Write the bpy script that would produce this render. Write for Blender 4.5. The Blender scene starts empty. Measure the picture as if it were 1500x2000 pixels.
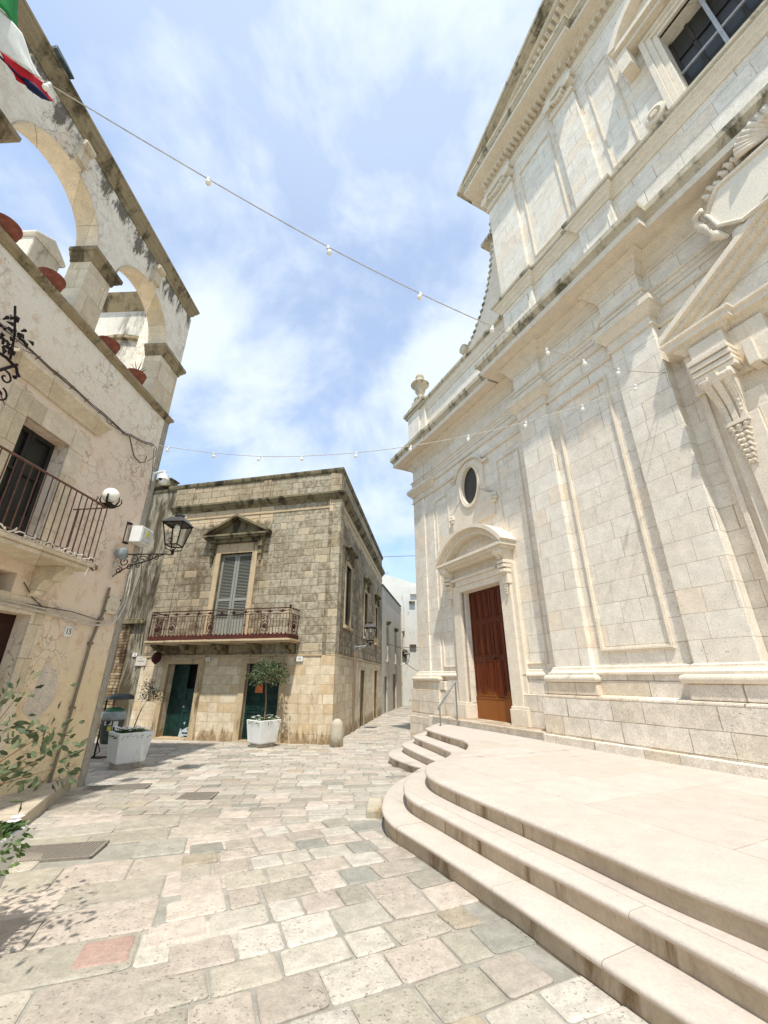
import bpy, math, random
from mathutils import Vector, Matrix
random.seed(7)
S = bpy.context.scene
R = math.radians
# ---------------------------------------------------------------- camera
cam = bpy.data.objects.new('camera', bpy.data.cameras.new('camera')); S.collection.objects.link(cam)
cam.location = (0, 0, 1.55); cam.rotation_euler = (R(90 + 22.1), 0, 0)
cam.data.sensor_fit = 'VERTICAL'; cam.data.sensor_height = 36; cam.data.lens = 795 / 2000 * 36
cam.data.clip_start = .05; cam.data.clip_end = 2000
S.camera = cam
# ---------------------------------------------------------------- light
SUN_EL, SUN_AZ = 62, 180
W = bpy.data.worlds.new('World'); S.world = W; W.use_nodes = True
sun = bpy.data.objects.new('sun', bpy.data.lights.new('sun', 'SUN')); S.collection.objects.link(sun)
sun.data.energy = 2.5; sun.data.angle = R(1.0); sun.data.color = (1, .95, .86)
sd = Vector((math.sin(R(SUN_AZ)) * math.cos(R(SUN_EL)), math.cos(R(SUN_AZ)) * math.cos(R(SUN_EL)), math.sin(R(SUN_EL))))
sun.rotation_euler = sd.to_track_quat('Z', 'Y').to_euler(); sun.location = (0, -10, 30)
vs = S.view_settings; vs.view_transform = 'Standard'; vs.look = 'None'; vs.gamma = 1; vs.use_curve_mapping = False
vs.exposure = 1.0
S.cycles.max_bounces = 6; S.cycles.diffuse_bounces = 4
# ---------------------------------------------------------------- node helpers
def lin(c):
    return tuple(((v / 255) / 12.92 if v / 255 <= .04045 else ((v / 255 + .055) / 1.055) ** 2.4) for v in c[:3]) + (1,)
class G:
    def __init__(s, nt): s.nt = nt; s.l = nt.links
    def n(s, t, **k):
        o = s.nt.nodes.new(t)
        for a, b in k.items(): setattr(o, a, b)
        return o
    def put(s, sock, v):
        if isinstance(v, bpy.types.NodeSocket): s.l.new(v, sock)
        elif isinstance(v, (tuple, list)): sock.default_value = v if len(v) == len(sock.default_value) else tuple(v)[:len(sock.default_value)]
        else: sock.default_value = v
    def m(s, op, a, b=0.0, c=None):
        o = s.n('ShaderNodeMath', operation=op); s.put(o.inputs[0], a); s.put(o.inputs[1], b)
        if c is not None: s.put(o.inputs[2], c)
        return o.outputs[0]
    def mr(s, v, a, b, c=0.0, d=1.0):
        o = s.n('ShaderNodeMapRange', interpolation_type='SMOOTHSTEP')
        for i, x in enumerate((v, a, b, c, d)): s.put(o.inputs[i], x)
        return o.outputs[0]
    def mix(s, f, a, b, mode='MIX'):
        o = s.n('ShaderNodeMix', data_type='RGBA', blend_type=mode)
        s.put(o.inputs[0], f); s.put(o.inputs[6], a); s.put(o.inputs[7], b)
        return o.outputs[2]
    def noise(s, v, sc, det=4, ro=.55, dist=0.0):
        o = s.n('ShaderNodeTexNoise'); s.put(o.inputs['Vector'], v); o.inputs['Scale'].default_value = sc
        o.inputs['Detail'].default_value = det; o.inputs['Roughness'].default_value = ro; o.inputs['Distortion'].default_value = dist
        return o.outputs['Fac']
    def vor(s, v, sc, feat='F1', ran=1.0):
        o = s.n('ShaderNodeTexVoronoi', feature=feat); s.put(o.inputs['Vector'], v); o.inputs['Scale'].default_value = sc
        return o.outputs['Distance']
    def vm(s, op, a, b=(0, 0, 0)):
        o = s.n('ShaderNodeVectorMath', operation=op); s.put(o.inputs[0], a); s.put(o.inputs[1], b); return o.outputs[0]
    def comb(s, x, y, z=0.0):
        o = s.n('ShaderNodeCombineXYZ'); s.put(o.inputs[0], x); s.put(o.inputs[1], y); s.put(o.inputs[2], z); return o.outputs[0]
    def sep(s, v):
        o = s.n('ShaderNodeSeparateXYZ'); s.put(o.inputs[0], v); return o.outputs
def newmat(name):
    m = bpy.data.materials.new(name); m.use_nodes = True; nt = m.node_tree; nt.nodes.clear(); g = G(nt)
    b = g.n('ShaderNodeBsdfPrincipled'); o = g.n('ShaderNodeOutputMaterial'); nt.links.new(b.outputs[0], o.inputs[0])
    b.inputs['Specular IOR Level'].default_value = .25
    return m, g, b
def bump(g, b, h, dist=.01, st=1.0):
    o = g.n('ShaderNodeBump'); o.inputs['Strength'].default_value = st; o.inputs['Distance'].default_value = dist
    g.put(o.inputs['Height'], h); g.l.new(o.outputs[0], b.inputs['Normal'])
def objco(g):
    return g.n('ShaderNodeTexCoord').outputs['Object']
def blocks(g, s, z, H, Wd, joint, wob=.02):
    """irregular ashlar: returns joint mask (0 in joint) and two random values"""
    v0 = g.comb(s, z)
    wn = g.n('ShaderNodeTexNoise'); g.put(wn.inputs['Vector'], v0); wn.inputs['Scale'].default_value = 2.2; wn.inputs['Detail'].default_value = 3
    dv = g.sep(g.vm('SUBTRACT', wn.outputs['Color'], (.5, .5, .5)))
    s = g.m('ADD', s, g.m('MULTIPLY', dv[0], wob)); z = g.m('ADD', z, g.m('MULTIPLY', dv[1], wob))
    zz = g.m('DIVIDE', z, H); row = g.m('FLOOR', zz); fz = g.m('FRACT', zz)
    w = g.n('ShaderNodeTexWhiteNoise', noise_dimensions='1D'); g.put(w.inputs['W'], row)
    r = w.outputs['Value']; w2 = g.n('ShaderNodeTexWhiteNoise', noise_dimensions='1D'); g.put(w2.inputs['W'], g.m('ADD', row, 31.7)); r2 = w2.outputs['Value']
    wr = g.m('MULTIPLY', g.m('ADD', g.m('MULTIPLY', r2, .6), .7), Wd)
    ss = g.m('ADD', g.m('DIVIDE', s, wr), g.m('MULTIPLY', r, 17.3))
    ss = g.m('ADD', ss, g.m('MULTIPLY', g.m('SINE', g.m('ADD', g.m('MULTIPLY', ss, 2.3), g.m('MULTIPLY', r, 6.0))), .22))
    col = g.m('FLOOR', ss); fs = g.m('FRACT', ss)
    dz = g.m('MULTIPLY', g.m('MINIMUM', fz, g.m('SUBTRACT', 1, fz)), H)
    ds = g.m('MULTIPLY', g.m('MINIMUM', fs, g.m('SUBTRACT', 1, fs)), wr)
    d = g.m('MINIMUM', dz, ds)
    c = g.n('ShaderNodeTexWhiteNoise', noise_dimensions='2D'); g.put(c.inputs['Vector'], g.comb(col, row))
    c2 = g.sep(c.outputs['Color'])
    return g.mr(d, joint * .35, joint), c2[0], c2[1], d
def stone_mat(name, c1, c2, H=.34, Wd=.6, joint=.006, jcol=(150, 135, 110), floor=False, stain=None, sthr=.62, sstr=2.0, grain=.35,
              bmp=.006, odd=None, oddthr=.85, nob=False, jmix=.8, rough=.85, tone=.35, pits=.5, streak=None, offs=0.0, ang=0):
    m, g, b = newmat(name); v = objco(g); x, y, z = g.sep(v)
    if floor: ca, sa = math.cos(R(ang)), math.sin(R(ang)); s_, z_ = g.m('ADD', g.m('MULTIPLY', x, ca), g.m('MULTIPLY', y, sa)), g.m('SUBTRACT', g.m('MULTIPLY', y, ca), g.m('MULTIPLY', x, sa))
    else: s_, z_ = g.m('ADD', x, y), z
    big = g.noise(v, .8, 5, .6); mid = g.noise(v, 5, 5, .65); fine = g.noise(v, 45, 4, .7)
    if nob: mask, r1, r2 = None, mid, big
    else: mask, r1, r2, d = blocks(g, s_, g.m('ADD', z_, offs), H, Wd, joint)
    col = g.mix(g.mr(g.m('ADD', g.m('MULTIPLY', r1, .55), g.m('MULTIPLY', big, .45)), .25, .75), lin(c1), lin(c2))
    if odd: col = g.mix(g.mr(r2, oddthr, oddthr + .03), col, lin(odd))
    k = g.mr(mid, .3, .75, 1 - tone * .5, 1 + tone * .25); col = g.mix(1.0, col, g.comb(k, k, k), 'MULTIPLY')
    k = g.mr(fine, .25, .75, 1 - grain * .5, 1 + grain * .25); col = g.mix(1.0, col, g.comb(k, k, k), 'MULTIPLY')
    pv = g.vm('MULTIPLY', v, (1, 1, 1.7)); pit = g.mr(g.noise(pv, 28, 2, .5), .62, .74)
    pit = g.m('MULTIPLY', pit, g.mr(g.noise(v, 3.1, 2), .42, .6))
    col = g.mix(g.m('MULTIPLY', pit, pits), col, lin([q * .55 for q in c1]))
    if stain:
        sv = g.vm('MULTIPLY', v, (sstr, sstr, .55)); st = g.noise(sv, 1.3, 6, .68, .4)
        st = g.m('MULTIPLY', g.mr(st, sthr - .06, sthr + .12), g.mr(fine, .2, .6, .6, 1))
        col = g.mix(st, col, lin(stain))
    if streak:
        z0, z1, scol = streak
        sv = g.vm('MULTIPLY', v, (3, 3, .35)); st = g.noise(sv, 1.5, 5, .7)
        lvl = g.mr(z, z0, z1, -.25, .22) if z0 < z1 else g.mr(z, z1, z0, .2, -.25); st = g.mr(g.m('ADD', st, lvl), .5, .66)
        st = g.m('MULTIPLY', st, g.mr(g.noise(v, 9, 4, .7), .3, .6, .45, 1))
        col = g.mix(st, col, lin(scol))
    if mask is not None:
        jm = g.m('MULTIPLY', g.m('SUBTRACT', 1, mask), g.mr(g.noise(v, 2.3, 3), .3, .6, .35, 1))
        col = g.mix(g.m('MULTIPLY', jm, jmix), col, lin(jcol))
    g.put(b.inputs['Base Color'], col); b.inputs['Roughness'].default_value = rough
    h = g.m('ADD', g.m('MULTIPLY', mid, .5), g.m('MULTIPLY', fine, .25)); h = g.m('SUBTRACT', h, g.m('MULTIPLY', pit, .5))
    if mask is not None: h = g.m('ADD', h, g.m('MULTIPLY', mask, .8)); h = g.m('ADD', h, g.m('MULTIPLY', r2, .08))
    bump(g, b, h, bmp)
    return m
def plain(name, c, rough=.6, metal=0.0, var=.15, sc=12, bmp=.002, c2=None, spec=.3):
    m, g, b = newmat(name); v = objco(g); n = g.noise(v, sc, 5, .65)
    c2 = c2 or [q * (1 - var) for q in c]
    g.put(b.inputs['Base Color'], g.mix(g.mr(n, .3, .7), lin(c), lin(c2)))
    b.inputs['Roughness'].default_value = rough; b.inputs['Metallic'].default_value = metal; b.inputs['Specular IOR Level'].default_value = spec
    if bmp: bump(g, b, n, bmp)
    return m
# world: physical sky with thin cloud cover
g = G(W.node_tree); W.node_tree.nodes.clear()
sky = g.n('ShaderNodeTexSky', sky_type='NISHITA'); sky.sun_disc = False; sky.sun_elevation = R(SUN_EL); sky.sun_rotation = R(SUN_AZ)
sky.air_density = 1.0; sky.dust_density = .6; sky.ozone_density = 1.6
gv = g.n('ShaderNodeTexCoord').outputs['Generated']; dx, dy, dz = g.sep(gv)
k = g.m('ADD', g.m('MAXIMUM', dz, 0.0), .75)
cv = g.comb(g.m('DIVIDE', dx, k), g.m('DIVIDE', dy, k), 2.4)
c1 = g.noise(g.vm('MULTIPLY', cv, (1, 1, 1)), 3.6, 10, .58, .25); c2 = g.noise(g.vm('ADD', cv, (3.1, 1.7, 0)), 1.5, 5, .5)
cc = g.m('ADD', g.m('MULTIPLY', c1, .75), g.m('MULTIPLY', c2, .38))
cf = g.mr(cc, .44, .63, .42, .97)
cf = g.m('MAXIMUM', g.m('MULTIPLY', cf, g.mr(dz, .1, .42, .3, 1.0)), g.mr(dz, .55, .95, 0.0, .6))
bg = g.n('ShaderNodeBackground'); bg.inputs['Strength'].default_value = .15
skc = g.mix(1.0, sky.outputs[0], (.5, .75, .94, 1), 'MULTIPLY')
g.put(bg.inputs['Color'], g.mix(cf, skc, (3.15, 3.5, 3.9, 1)))
wo = g.n('ShaderNodeOutputWorld'); g.l.new(bg.outputs[0], wo.inputs[0])
# ---------------------------------------------------------------- mesh helpers
class MB:
    def __init__(s): s.v = []; s.f = []; s.mi = []; s.cur = 0
    def add(s, vs, fs):
        o = len(s.v); s.v += [tuple(p) for p in vs]; s.f += [tuple(i + o for i in f) for f in fs]; s.mi += [s.cur] * len(fs); return s
    def box(s, x0, x1, y0, y1, z0, z1):
        x0, x1 = sorted((x0, x1)); y0, y1 = sorted((y0, y1)); z0, z1 = sorted((z0, z1))
        return s.add([(x0, y0, z0), (x1, y0, z0), (x1, y1, z0), (x0, y1, z0), (x0, y0, z1), (x1, y0, z1), (x1, y1, z1), (x0, y1, z1)],
                     [(0, 3, 2, 1), (4, 5, 6, 7), (0, 1, 5, 4), (1, 2, 6, 5), (2, 3, 7, 6), (3, 0, 4, 7)])
    def prism_x(s, poly, x0, x1):   # poly in (y,z)
        n = len(poly); vs = [(x0, p[0], p[1]) for p in poly] + [(x1, p[0], p[1]) for p in poly]
        return s.add(vs, [tuple(range(n))[::-1], tuple(range(n, 2 * n))] + [(i, (i + 1) % n, (i + 1) % n + n, i + n) for i in range(n)])
    def prism_y(s, poly, y0, y1):   # poly in (x,z)
        n = len(poly); vs = [(p[0], y0, p[1]) for p in poly] + [(p[0], y1, p[1]) for p in poly]
        return s.add(vs, [tuple(range(n)), tuple(range(n, 2 * n))[::-1]] + [(i, i + n, (i + 1) % n + n, (i + 1) % n) for i in range(n)])
    def prism_z(s, poly, z0, z1):
        n = len(poly); vs = [(p[0], p[1], z0) for p in poly] + [(p[0], p[1], z1) for p in poly]
        return s.add(vs, [tuple(range(n))[::-1], tuple(range(n, 2 * n))] + [(i, (i + 1) % n, (i + 1) % n + n, i + n) for i in range(n)])
    def sweep(s, path, prof, closed_prof=True, caps=True):
        """path: plan points; prof: (outward distance, z); outward = right-hand side"""
        P = [Vector(p[:2]) for p in path]; n = len(P); ms = []
        for i in range(n):
            a = (P[i] - P[i - 1]).normalized() if i > 0 else None
            b = (P[i + 1] - P[i]).normalized() if i < n - 1 else None
            na = Vector((a.y, -a.x)) if a is not None else None; nb = Vector((b.y, -b.x)) if b is not None else None
            if na is None: ms.append(nb)
            elif nb is None: ms.append(na)
            else: ms.append((na + nb) / (1 + na.dot(nb)))
        k = len(prof); vs = []
        for i in range(n):
            for d, z in prof: q = P[i] + ms[i] * d; vs.append((q.x, q.y, z))
        fs = []
        for i in range(n - 1):
            for j in range(k if closed_prof else k - 1):
                a, b = i * k + j, i * k + (j + 1) % k; fs.append((a, b, b + k, a + k))
        if caps: fs.append(tuple(range(k))); fs.append(tuple(range((n - 1) * k, n * k))[::-1])
        return s.add(vs, fs)
    def lathe(s, c, prof, n=20, axis='z'):
        vs = []
        for r, h in prof:
            for i in range(n):
                a = 2 * math.pi * i / n; p, q = r * math.cos(a), r * math.sin(a)
                vs.append({'z': (c[0] + p, c[1] + q, c[2] + h), 'x': (c[0] + h, c[1] + p, c[2] + q), 'y': (c[0] + p, c[1] + h, c[2] + q)}[axis])
        fs = []
        for j in range(len(prof) - 1):
            for i in range(n): a = j * n + i; b = j * n + (i + 1) % n; fs.append((a, b, b + n, a + n))
        fs.append(tuple(range(n))[::-1]); fs.append(tuple(range((len(prof) - 1) * n, len(prof) * n)))
        return s.add(vs, fs)
    def tube(s, pts, r, n=6, close=False):
        P = [Vector(p) for p in pts]; rs = r if isinstance(r, (list, tuple)) else [r] * len(P); vs = []
        for i, p in enumerate(P):
            t = (P[min(i + 1, len(P) - 1)] - P[max(i - 1, 0)])
            t = t.normalized() if t.length > 1e-6 else Vector((0, 0, 1))
            u = t.cross(Vector((0, 0, 1)) if abs(t.z) < .9 else Vector((1, 0, 0))).normalized(); w = t.cross(u)
            for k in range(n): a = 2 * math.pi * k / n; q = p + (u * math.cos(a) + w * math.sin(a)) * rs[i]; vs.append(tuple(q))
        fs = [(i * n + k, i * n + (k + 1) % n, (i + 1) * n + (k + 1) % n, (i + 1) * n + k) for i in range(len(P) - 1) for k in range(n)]
        fs.append(tuple(range(n))[::-1]); fs.append(tuple(range((len(P) - 1) * n, len(P) * n)))
        return s.add(vs, fs)
    def arch_x(s, x0, x1, yc, rad, zs, ztop, n=14, half=None, sy=1.0):
        """masonry above a round opening in a wall facing +-x; opening centre yc, springing zs"""
        h = half or rad; pts = []
        for i in range(n + 1):
            a = math.pi * i / n; pts.append((yc - rad * math.cos(a), zs + rad * sy * math.sin(a)))
        for i in range(n):
            (ya, za), (yb, zb) = pts[i], pts[i + 1]
            s.add([(x0, ya, za), (x0, yb, zb), (x0, yb, ztop), (x0, ya, ztop), (x1, ya, za), (x1, yb, zb), (x1, yb, ztop), (x1, ya, ztop)],
                  [(0, 1, 2, 3), (4, 7, 6, 5), (0, 4, 5, 1), (3, 2, 6, 7)])
        return s
    def slab_holes(s, x0, x1, y0, y1, z0, z1, holes):
        ys = sorted({y0, y1, *[h[0] for h in holes], *[h[1] for h in holes]})
        for a, b in zip(ys[:-1], ys[1:]):
            hs = sorted([(h[2], h[3]) for h in holes if h[0] <= a + 1e-6 and h[1] >= b - 1e-6]); z = z0
            for c, d in hs:
                if c > z + 1e-6: s.box(x0, x1, a, b, z, c)
                z = d
            if z1 > z + 1e-6: s.box(x0, x1, a, b, z, z1)
        return s
    def build(s, name, mats, parent=None, smooth=False, bevel=0, rotz=None, auto=None):
        me = bpy.data.meshes.new(name); me.from_pydata(s.v, [], s.f)
        for m in (mats if isinstance(mats, (list, tuple)) else [mats]): me.materials.append(m)
        if any(s.mi):
            me.polygons.foreach_set('material_index', s.mi)
        me.validate(); me.update()
        if smooth: me.polygons.foreach_set('use_smooth', [True] * len(me.polygons))
        o = bpy.data.objects.new(name, me); S.collection.objects.link(o)
        if parent is not None: o.parent = parent
        if rotz is not None: o.rotation_euler.z = rotz
        if bevel:
            b = o.modifiers.new('b', 'BEVEL'); b.width = bevel; b.segments = 2; b.limit_method = 'ANGLE'; b.angle_limit = R(40)
        if auto: me.set_sharp_from_angle(angle=R(auto))
        return o
def tag(o, label, cat, group=None, kind=None):
    if label: o['label'] = label
    if cat: o['category'] = cat
    if group: o['group'] = group
    if kind: o['kind'] = kind
    return o
def empty(name, loc, rz=0, label=None, cat=None, group=None):
    o = bpy.data.objects.new(name, None); S.collection.objects.link(o); o.location = loc; o.rotation_euler.z = rz; o.empty_display_size = .2
    return tag(o, label, cat, group)
def gz(y): return 0 if y < 4.5 else (-.03 * (y - 4.5) if y < 12 else -.225 - .012 * (y - 12))
def text_mesh(txt, size, parent, mat, M, name='lettering', ext=.002):
    cu = bpy.data.curves.new('t', 'FONT'); cu.body = txt; cu.size = size; cu.align_x = 'CENTER'; cu.align_y = 'CENTER'; cu.extrude = ext
    o = bpy.data.objects.new('t', cu); S.collection.objects.link(o)
    dg = bpy.context.evaluated_depsgraph_get(); me = bpy.data.meshes.new_from_object(o.evaluated_get(dg)); bpy.data.objects.remove(o)
    me.transform(M); me.materials.clear(); me.materials.append(mat); me.name = name
    q = bpy.data.objects.new(name, me); S.collection.objects.link(q); q.parent = parent; return q
# ---------------------------------------------------------------- materials
M = {}
M['church'] = stone_mat('church_ashlar', (238, 229, 213), (232, 221, 203), .36, .62, .005, (164, 140, 108), odd=(238, 222, 200), oddthr=.88, offs=.12, stain=(205, 183, 150), sthr=.66, tone=.24, jmix=.8)
M['trim'] = stone_mat('church_moulding', (236, 224, 204), (226, 212, 190), nob=True, stain=(196, 172, 136), sthr=.66, tone=.25, pits=.25)
M['lip'] = stone_mat('church_cornice_lichen', (212, 200, 176), (184, 172, 148), nob=True, stain=(82, 78, 58), sthr=.54, tone=.4, pits=.3)
M['plinth'] = stone_mat('church_plinth', (234, 223, 206), (224, 211, 191), .3, .85, .007, (156, 134, 106), odd=(224, 208, 184), oddthr=.84, tone=.32, grain=.5, bmp=.012, jmix=.9)
M['step'] = stone_mat('step_slab', (202, 191, 179), (195, 184, 171), .92, 1.4, .005, (146, 128, 108), floor=True, ang=116, stain=(176, 162, 144), sthr=.68, tone=.16, grain=.2, pits=.2, bmp=.002, jmix=.7, rough=.6)
M['stepedge'] = stone_mat('step_riser', (200, 186, 164), (188, 172, 150), 6.0, 1.25, .006, (112, 90, 64), stain=(112, 86, 54), sthr=.55, tone=.3, grain=.25, pits=.15, bmp=.002, rough=.65)
M['midlow'] = stone_mat('sandstone_ashlar', (222, 206, 178), (206, 186, 154), .27, .5, .006, (150, 124, 90), odd=(208, 184, 148), oddthr=.86, streak=(.55, -.3, (136, 112, 80)), stain=(150, 112, 66), sthr=.66, tone=.4, grain=.4)
M['midtrim'] = stone_mat('sandstone_trim', (206, 184, 150), (180, 158, 124), nob=True, stain=(92, 76, 52), sthr=.58, tone=.4)
M['midcor'] = stone_mat('lichen_cornice', (150, 138, 108), (112, 102, 76), nob=True, stain=(48, 42, 30), sthr=.5, tone=.5)
M['ltrim'] = stone_mat('pale_limestone_trim', (222, 208, 184), (204, 188, 160), .45, .8, .006, (160, 136, 100), stain=(176, 140, 92), sthr=.66, tone=.3)
M['lledge'] = stone_mat('mossy_ledge', (178, 162, 132), (140, 126, 98), nob=True, stain=(70, 62, 44), sthr=.53, tone=.5)
M['gravelwall'] = stone_mat('terrace_white', (225, 220, 208), (205, 198, 184), nob=True, stain=(110, 104, 92), sthr=.55, tone=.4)
M['pale'] = stone_mat('whitewash', (214, 208, 196), (192, 186, 172), nob=True, stain=(120, 114, 100), sthr=.62, tone=.3)
M['white'] = stone_mat('whitewash_bright', (226, 224, 216), (206, 204, 196), nob=True, stain=(150, 146, 136), sthr=.63, tone=.25)
M['side'] = stone_mat('sidewalk_stone', (196, 184, 164), (176, 164, 144), .8, 1.1, .008, (130, 116, 94), floor=True, tone=.4)
M['brick'] = stone_mat('old_tile_brick', (186, 166, 132), (142, 118, 86), .1, .26, .018, (70, 54, 36), tone=.6, stain=(66, 46, 30), sthr=.5, bmp=.02, grain=.6)
M['bollard'] = stone_mat('bollard_stone', (206, 200, 184), (176, 160, 130), nob=True, stain=(120, 92, 60), sthr=.6, tone=.5)
# upper storey of the corner house: lichen-dark blocks with fresh pale ones
m, g, b = newmat('lichen_ashlar'); v = objco(g); x, y, z = g.sep(v)
mask, r1, r2, d = blocks(g, g.m('ADD', x, y), g.m('ADD', z, .05), .26, .5, .016, .05)
big = g.noise(v, .7, 5, .6); mid = g.noise(v, 4, 6, .7); fine = g.noise(v, 30, 5, .75)
col = g.mix(g.mr(g.m('ADD', g.m('MULTIPLY', mid, .6), g.m('MULTIPLY', big, .5)), .42, .68), lin((106, 92, 72)), lin((172, 160, 136)))
col = g.mix(g.m('MULTIPLY', g.mr(r1, .9, .92), .6), col, lin((190, 168, 138)))
col = g.mix(g.m('MULTIPLY', g.mr(g.m('ADD', z, g.m('MULTIPLY', mid, 1.2)), 7.3, 7.6), g.mr(z, 7.45, 7.75, 1, .25)), col, lin((206, 184, 152)))
k = g.mr(fine, .3, .7, .72, 1.15); col = g.mix(1.0, col, g.comb(k, k, k), 'MULTIPLY')
col = g.mix(g.m('MULTIPLY', g.m('SUBTRACT', 1, mask), .6), col, lin((112, 98, 74)))
g.put(b.inputs['Base Color'], col); b.inputs['Roughness'].default_value = .95
bump(g, b, g.m('ADD', g.m('ADD', fine, mid), mask), .015); M['midup'] = m
# rendered variant: speckled grey lime render without visible courses
m, g, b = newmat('speckled_render'); v = objco(g)
big = g.noise(v, .6, 5, .65); sp = g.noise(v, 7, 7, .78); fine = g.noise(v, 45, 4, .75)
mask, r1, r2, d = blocks(g, g.m('ADD', *g.sep(v)[:2]), g.m('ADD', g.sep(v)[2], .05), .26, .5, .02, .07)
col = g.mix(g.mr(g.m('ADD', g.m('MULTIPLY', sp, .88), g.m('MULTIPLY', r1, .12)), .36, .64), lin((132, 120, 98)), lin((190, 180, 158))); col = g.mix(g.mr(big, .52, .7), col, lin((172, 156, 126)))
col = g.mix(g.m('MULTIPLY', g.mr(r2, .94, .96), .6), col, lin((204, 186, 156)))
k = g.mr(fine, .3, .7, .72, 1.12); col = g.mix(1.0, col, g.comb(k, k, k), 'MULTIPLY')
col = g.mix(g.m('MULTIPLY', g.m('SUBTRACT', 1, mask), .3), col, lin((104, 92, 68)))
g.put(b.inputs['Base Color'], col); b.inputs['Roughness'].default_value = .95; bump(g, b, g.m('ADD', sp, g.m('MULTIPLY', mask, .6)), .02); M['render'] = m
# left house: pink-ochre crazed lime plaster
def plaster(name, arcade=False):
    m, g, b = newmat(name); v = objco(g); x, y, z = g.sep(v)
    big = g.noise(v, .9, 5, .65); mid = g.noise(v, 4, 6, .7); fine = g.noise(v, 40, 4, .7)
    wv = g.vm('ADD', v, g.vm('MULTIPLY', g.comb(mid, big, g.noise(v, 2.7, 4)), (.5, .5, .5)))
    cr = g.vor(wv, 4.5, 'DISTANCE_TO_EDGE'); crk = g.m('MULTIPLY', g.m('SUBTRACT', 1, g.mr(cr, .004, .022)), g.mr(g.noise(v, .9, 3), .46, .6))
    if not arcade:
        col = g.mix(g.mr(g.m('ADD', z, g.m('MULTIPLY', big, 3)), 2.2, 4.6), lin((226, 206, 168)), lin((228, 210, 190)))
        col = g.mix(g.mr(g.m('ADD', g.m('MULTIPLY', z, .3), g.m('MULTIPLY', mid, 1.5)), 2.35, 2.75), col, lin((232, 224, 208)))
        col = g.mix(g.mr(mid, .5, .68, 0, .7), col, lin((206, 174, 142))); col = g.mix(g.mr(g.noise(g.vm('MULTIPLY', v, (1, 1, .5)), 1.7, 6, .72), .56, .7, 0, .6), col, lin((196, 180, 160)))
        col = g.mix(g.mr(big, .6, .75, 0, .5), col, lin((222, 206, 182)))
    else:
        col = g.mix(g.mr(mid, .4, .7), lin((236, 228, 214)), lin((218, 206, 188)))
        col = g.mix(g.mr(big, .55, .7, 0, .6), col, lin((216, 192, 168)))
        sv = g.vm('MULTIPLY', v, (2.6, 2.6, .8)); st = g.noise(sv, 1.5, 6, .72, .3)
        st = g.mr(g.m('ADD', st, g.mr(z, 8.8, 10.3, -.2, .12)), .52, .62); col = g.mix(g.m('MULTIPLY', st, .85), col, lin((72, 66, 54)))
    col = g.mix(g.m('MULTIPLY', crk, .28), col, lin((160, 126, 92)))
    k = g.mr(fine, .3, .7, .9, 1.06); col = g.mix(1.0, col, g.comb(k, k, k), 'MULTIPLY')
    g.put(b.inputs['Base Color'], col); b.inputs['Roughness'].default_value = .92
    bump(g, b, g.m('SUBTRACT', g.m('ADD', mid, g.m('MULTIPLY', fine, .3)), crk), .008); return m
M['plaster'] = plaster('pink_lime_plaster'); M['arcade'] = plaster('arcade_plaster', True)
M['bare'] = stone_mat('bare_patch', (226, 214, 198), (206, 192, 172), nob=True, tone=.5, grain=.5, bmp=.02)
M['peel'] = stone_mat('peeling_render', (186, 178, 158), (128, 116, 92), nob=True, stain=(70, 60, 42), sthr=.47, tone=.6, grain=.6, bmp=.03)
M['green'] = plain('green_door_paint', (24, 60, 53), .5, c2=(12, 34, 32), sc=5)
M['greychip'] = plain('chipped_paint', (190, 198, 204), .8)
M['shutter'] = plain('shutter_paint', (150, 150, 140), .6, c2=(130, 130, 120), sc=20)
M['darkgreen'] = plain('dark_shutter', (52, 60, 54), .6)
M['greyshut'] = plain('grey_door', (128, 126, 120), .7)
M['mauve'] = plain('mauve_door', (150, 126, 124), .7)
M['dark'] = plain('dark_interior', (20, 18, 16), .9, bmp=0)
M['maroon'] = plain('maroon_door', (52, 22, 16), .5)
M['rust'] = plain('rusted_iron', (78, 34, 26), .8, c2=(50, 24, 20), sc=30)
M['iron'] = plain('black_iron', (44, 34, 32), .6, .3)
M['brownrail'] = plain('brown_rail_paint', (104, 74, 60), .55, c2=(84, 56, 46))
M['lead'] = plain('lantern_metal', (86, 84, 84), .45, .5)
M['galv'] = plain('galvanised', (150, 152, 148), .45, .4)
M['whiteplastic'] = plain('white_plastic', (226, 226, 222), .4, var=.05, bmp=0)
M['cream'] = plain('cream_box', (214, 202, 178), .5, var=.06)
M['cable'] = plain('grey_cable', (96, 84, 72), .7)
M['whitecable'] = plain('white_cable', (206, 198, 184), .6)
M['planter'] = stone_mat('white_concrete', (228, 228, 224), (218, 218, 213), nob=True, stain=(186, 182, 170), sthr=.62, tone=.15, grain=.15, pits=.1, bmp=.002)
M['foot'] = plain('planter_foot', (176, 166, 150), .8)
M['soil'] = plain('soil', (54, 42, 30), .95)
M['terra'] = plain('terracotta', (148, 84, 62), .8, c2=(118, 66, 48))
M['bark'] = plain('bark', (130, 104, 78), .9, sc=30, bmp=.004)
M['petal'] = plain('white_petal', (240, 240, 236), .6, var=.03, bmp=0)
M['bin'] = plain('bin_plastic', (82, 90, 82), .5)
M['bag'] = plain('plastic_bag', (170, 180, 182), .35)
M['greenbag'] = plain('green_bag', (70, 130, 96), .4)
M['pink'] = plain('pink_paper', (214, 110, 130), .7); M['yellow'] = plain('yellow_paper', (220, 212, 110), .7)
M['ink'] = plain('ink', (40, 38, 36), .7, bmp=0)
M['tile'] = plain('number_tile', (224, 222, 214), .35, var=.04, bmp=0)
M['grate'] = plain('cast_iron', (146, 138, 126), .75, .1, sc=40)
M['marble'] = plain('marble_plaque', (206, 198, 184), .5, var=.05)
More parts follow.
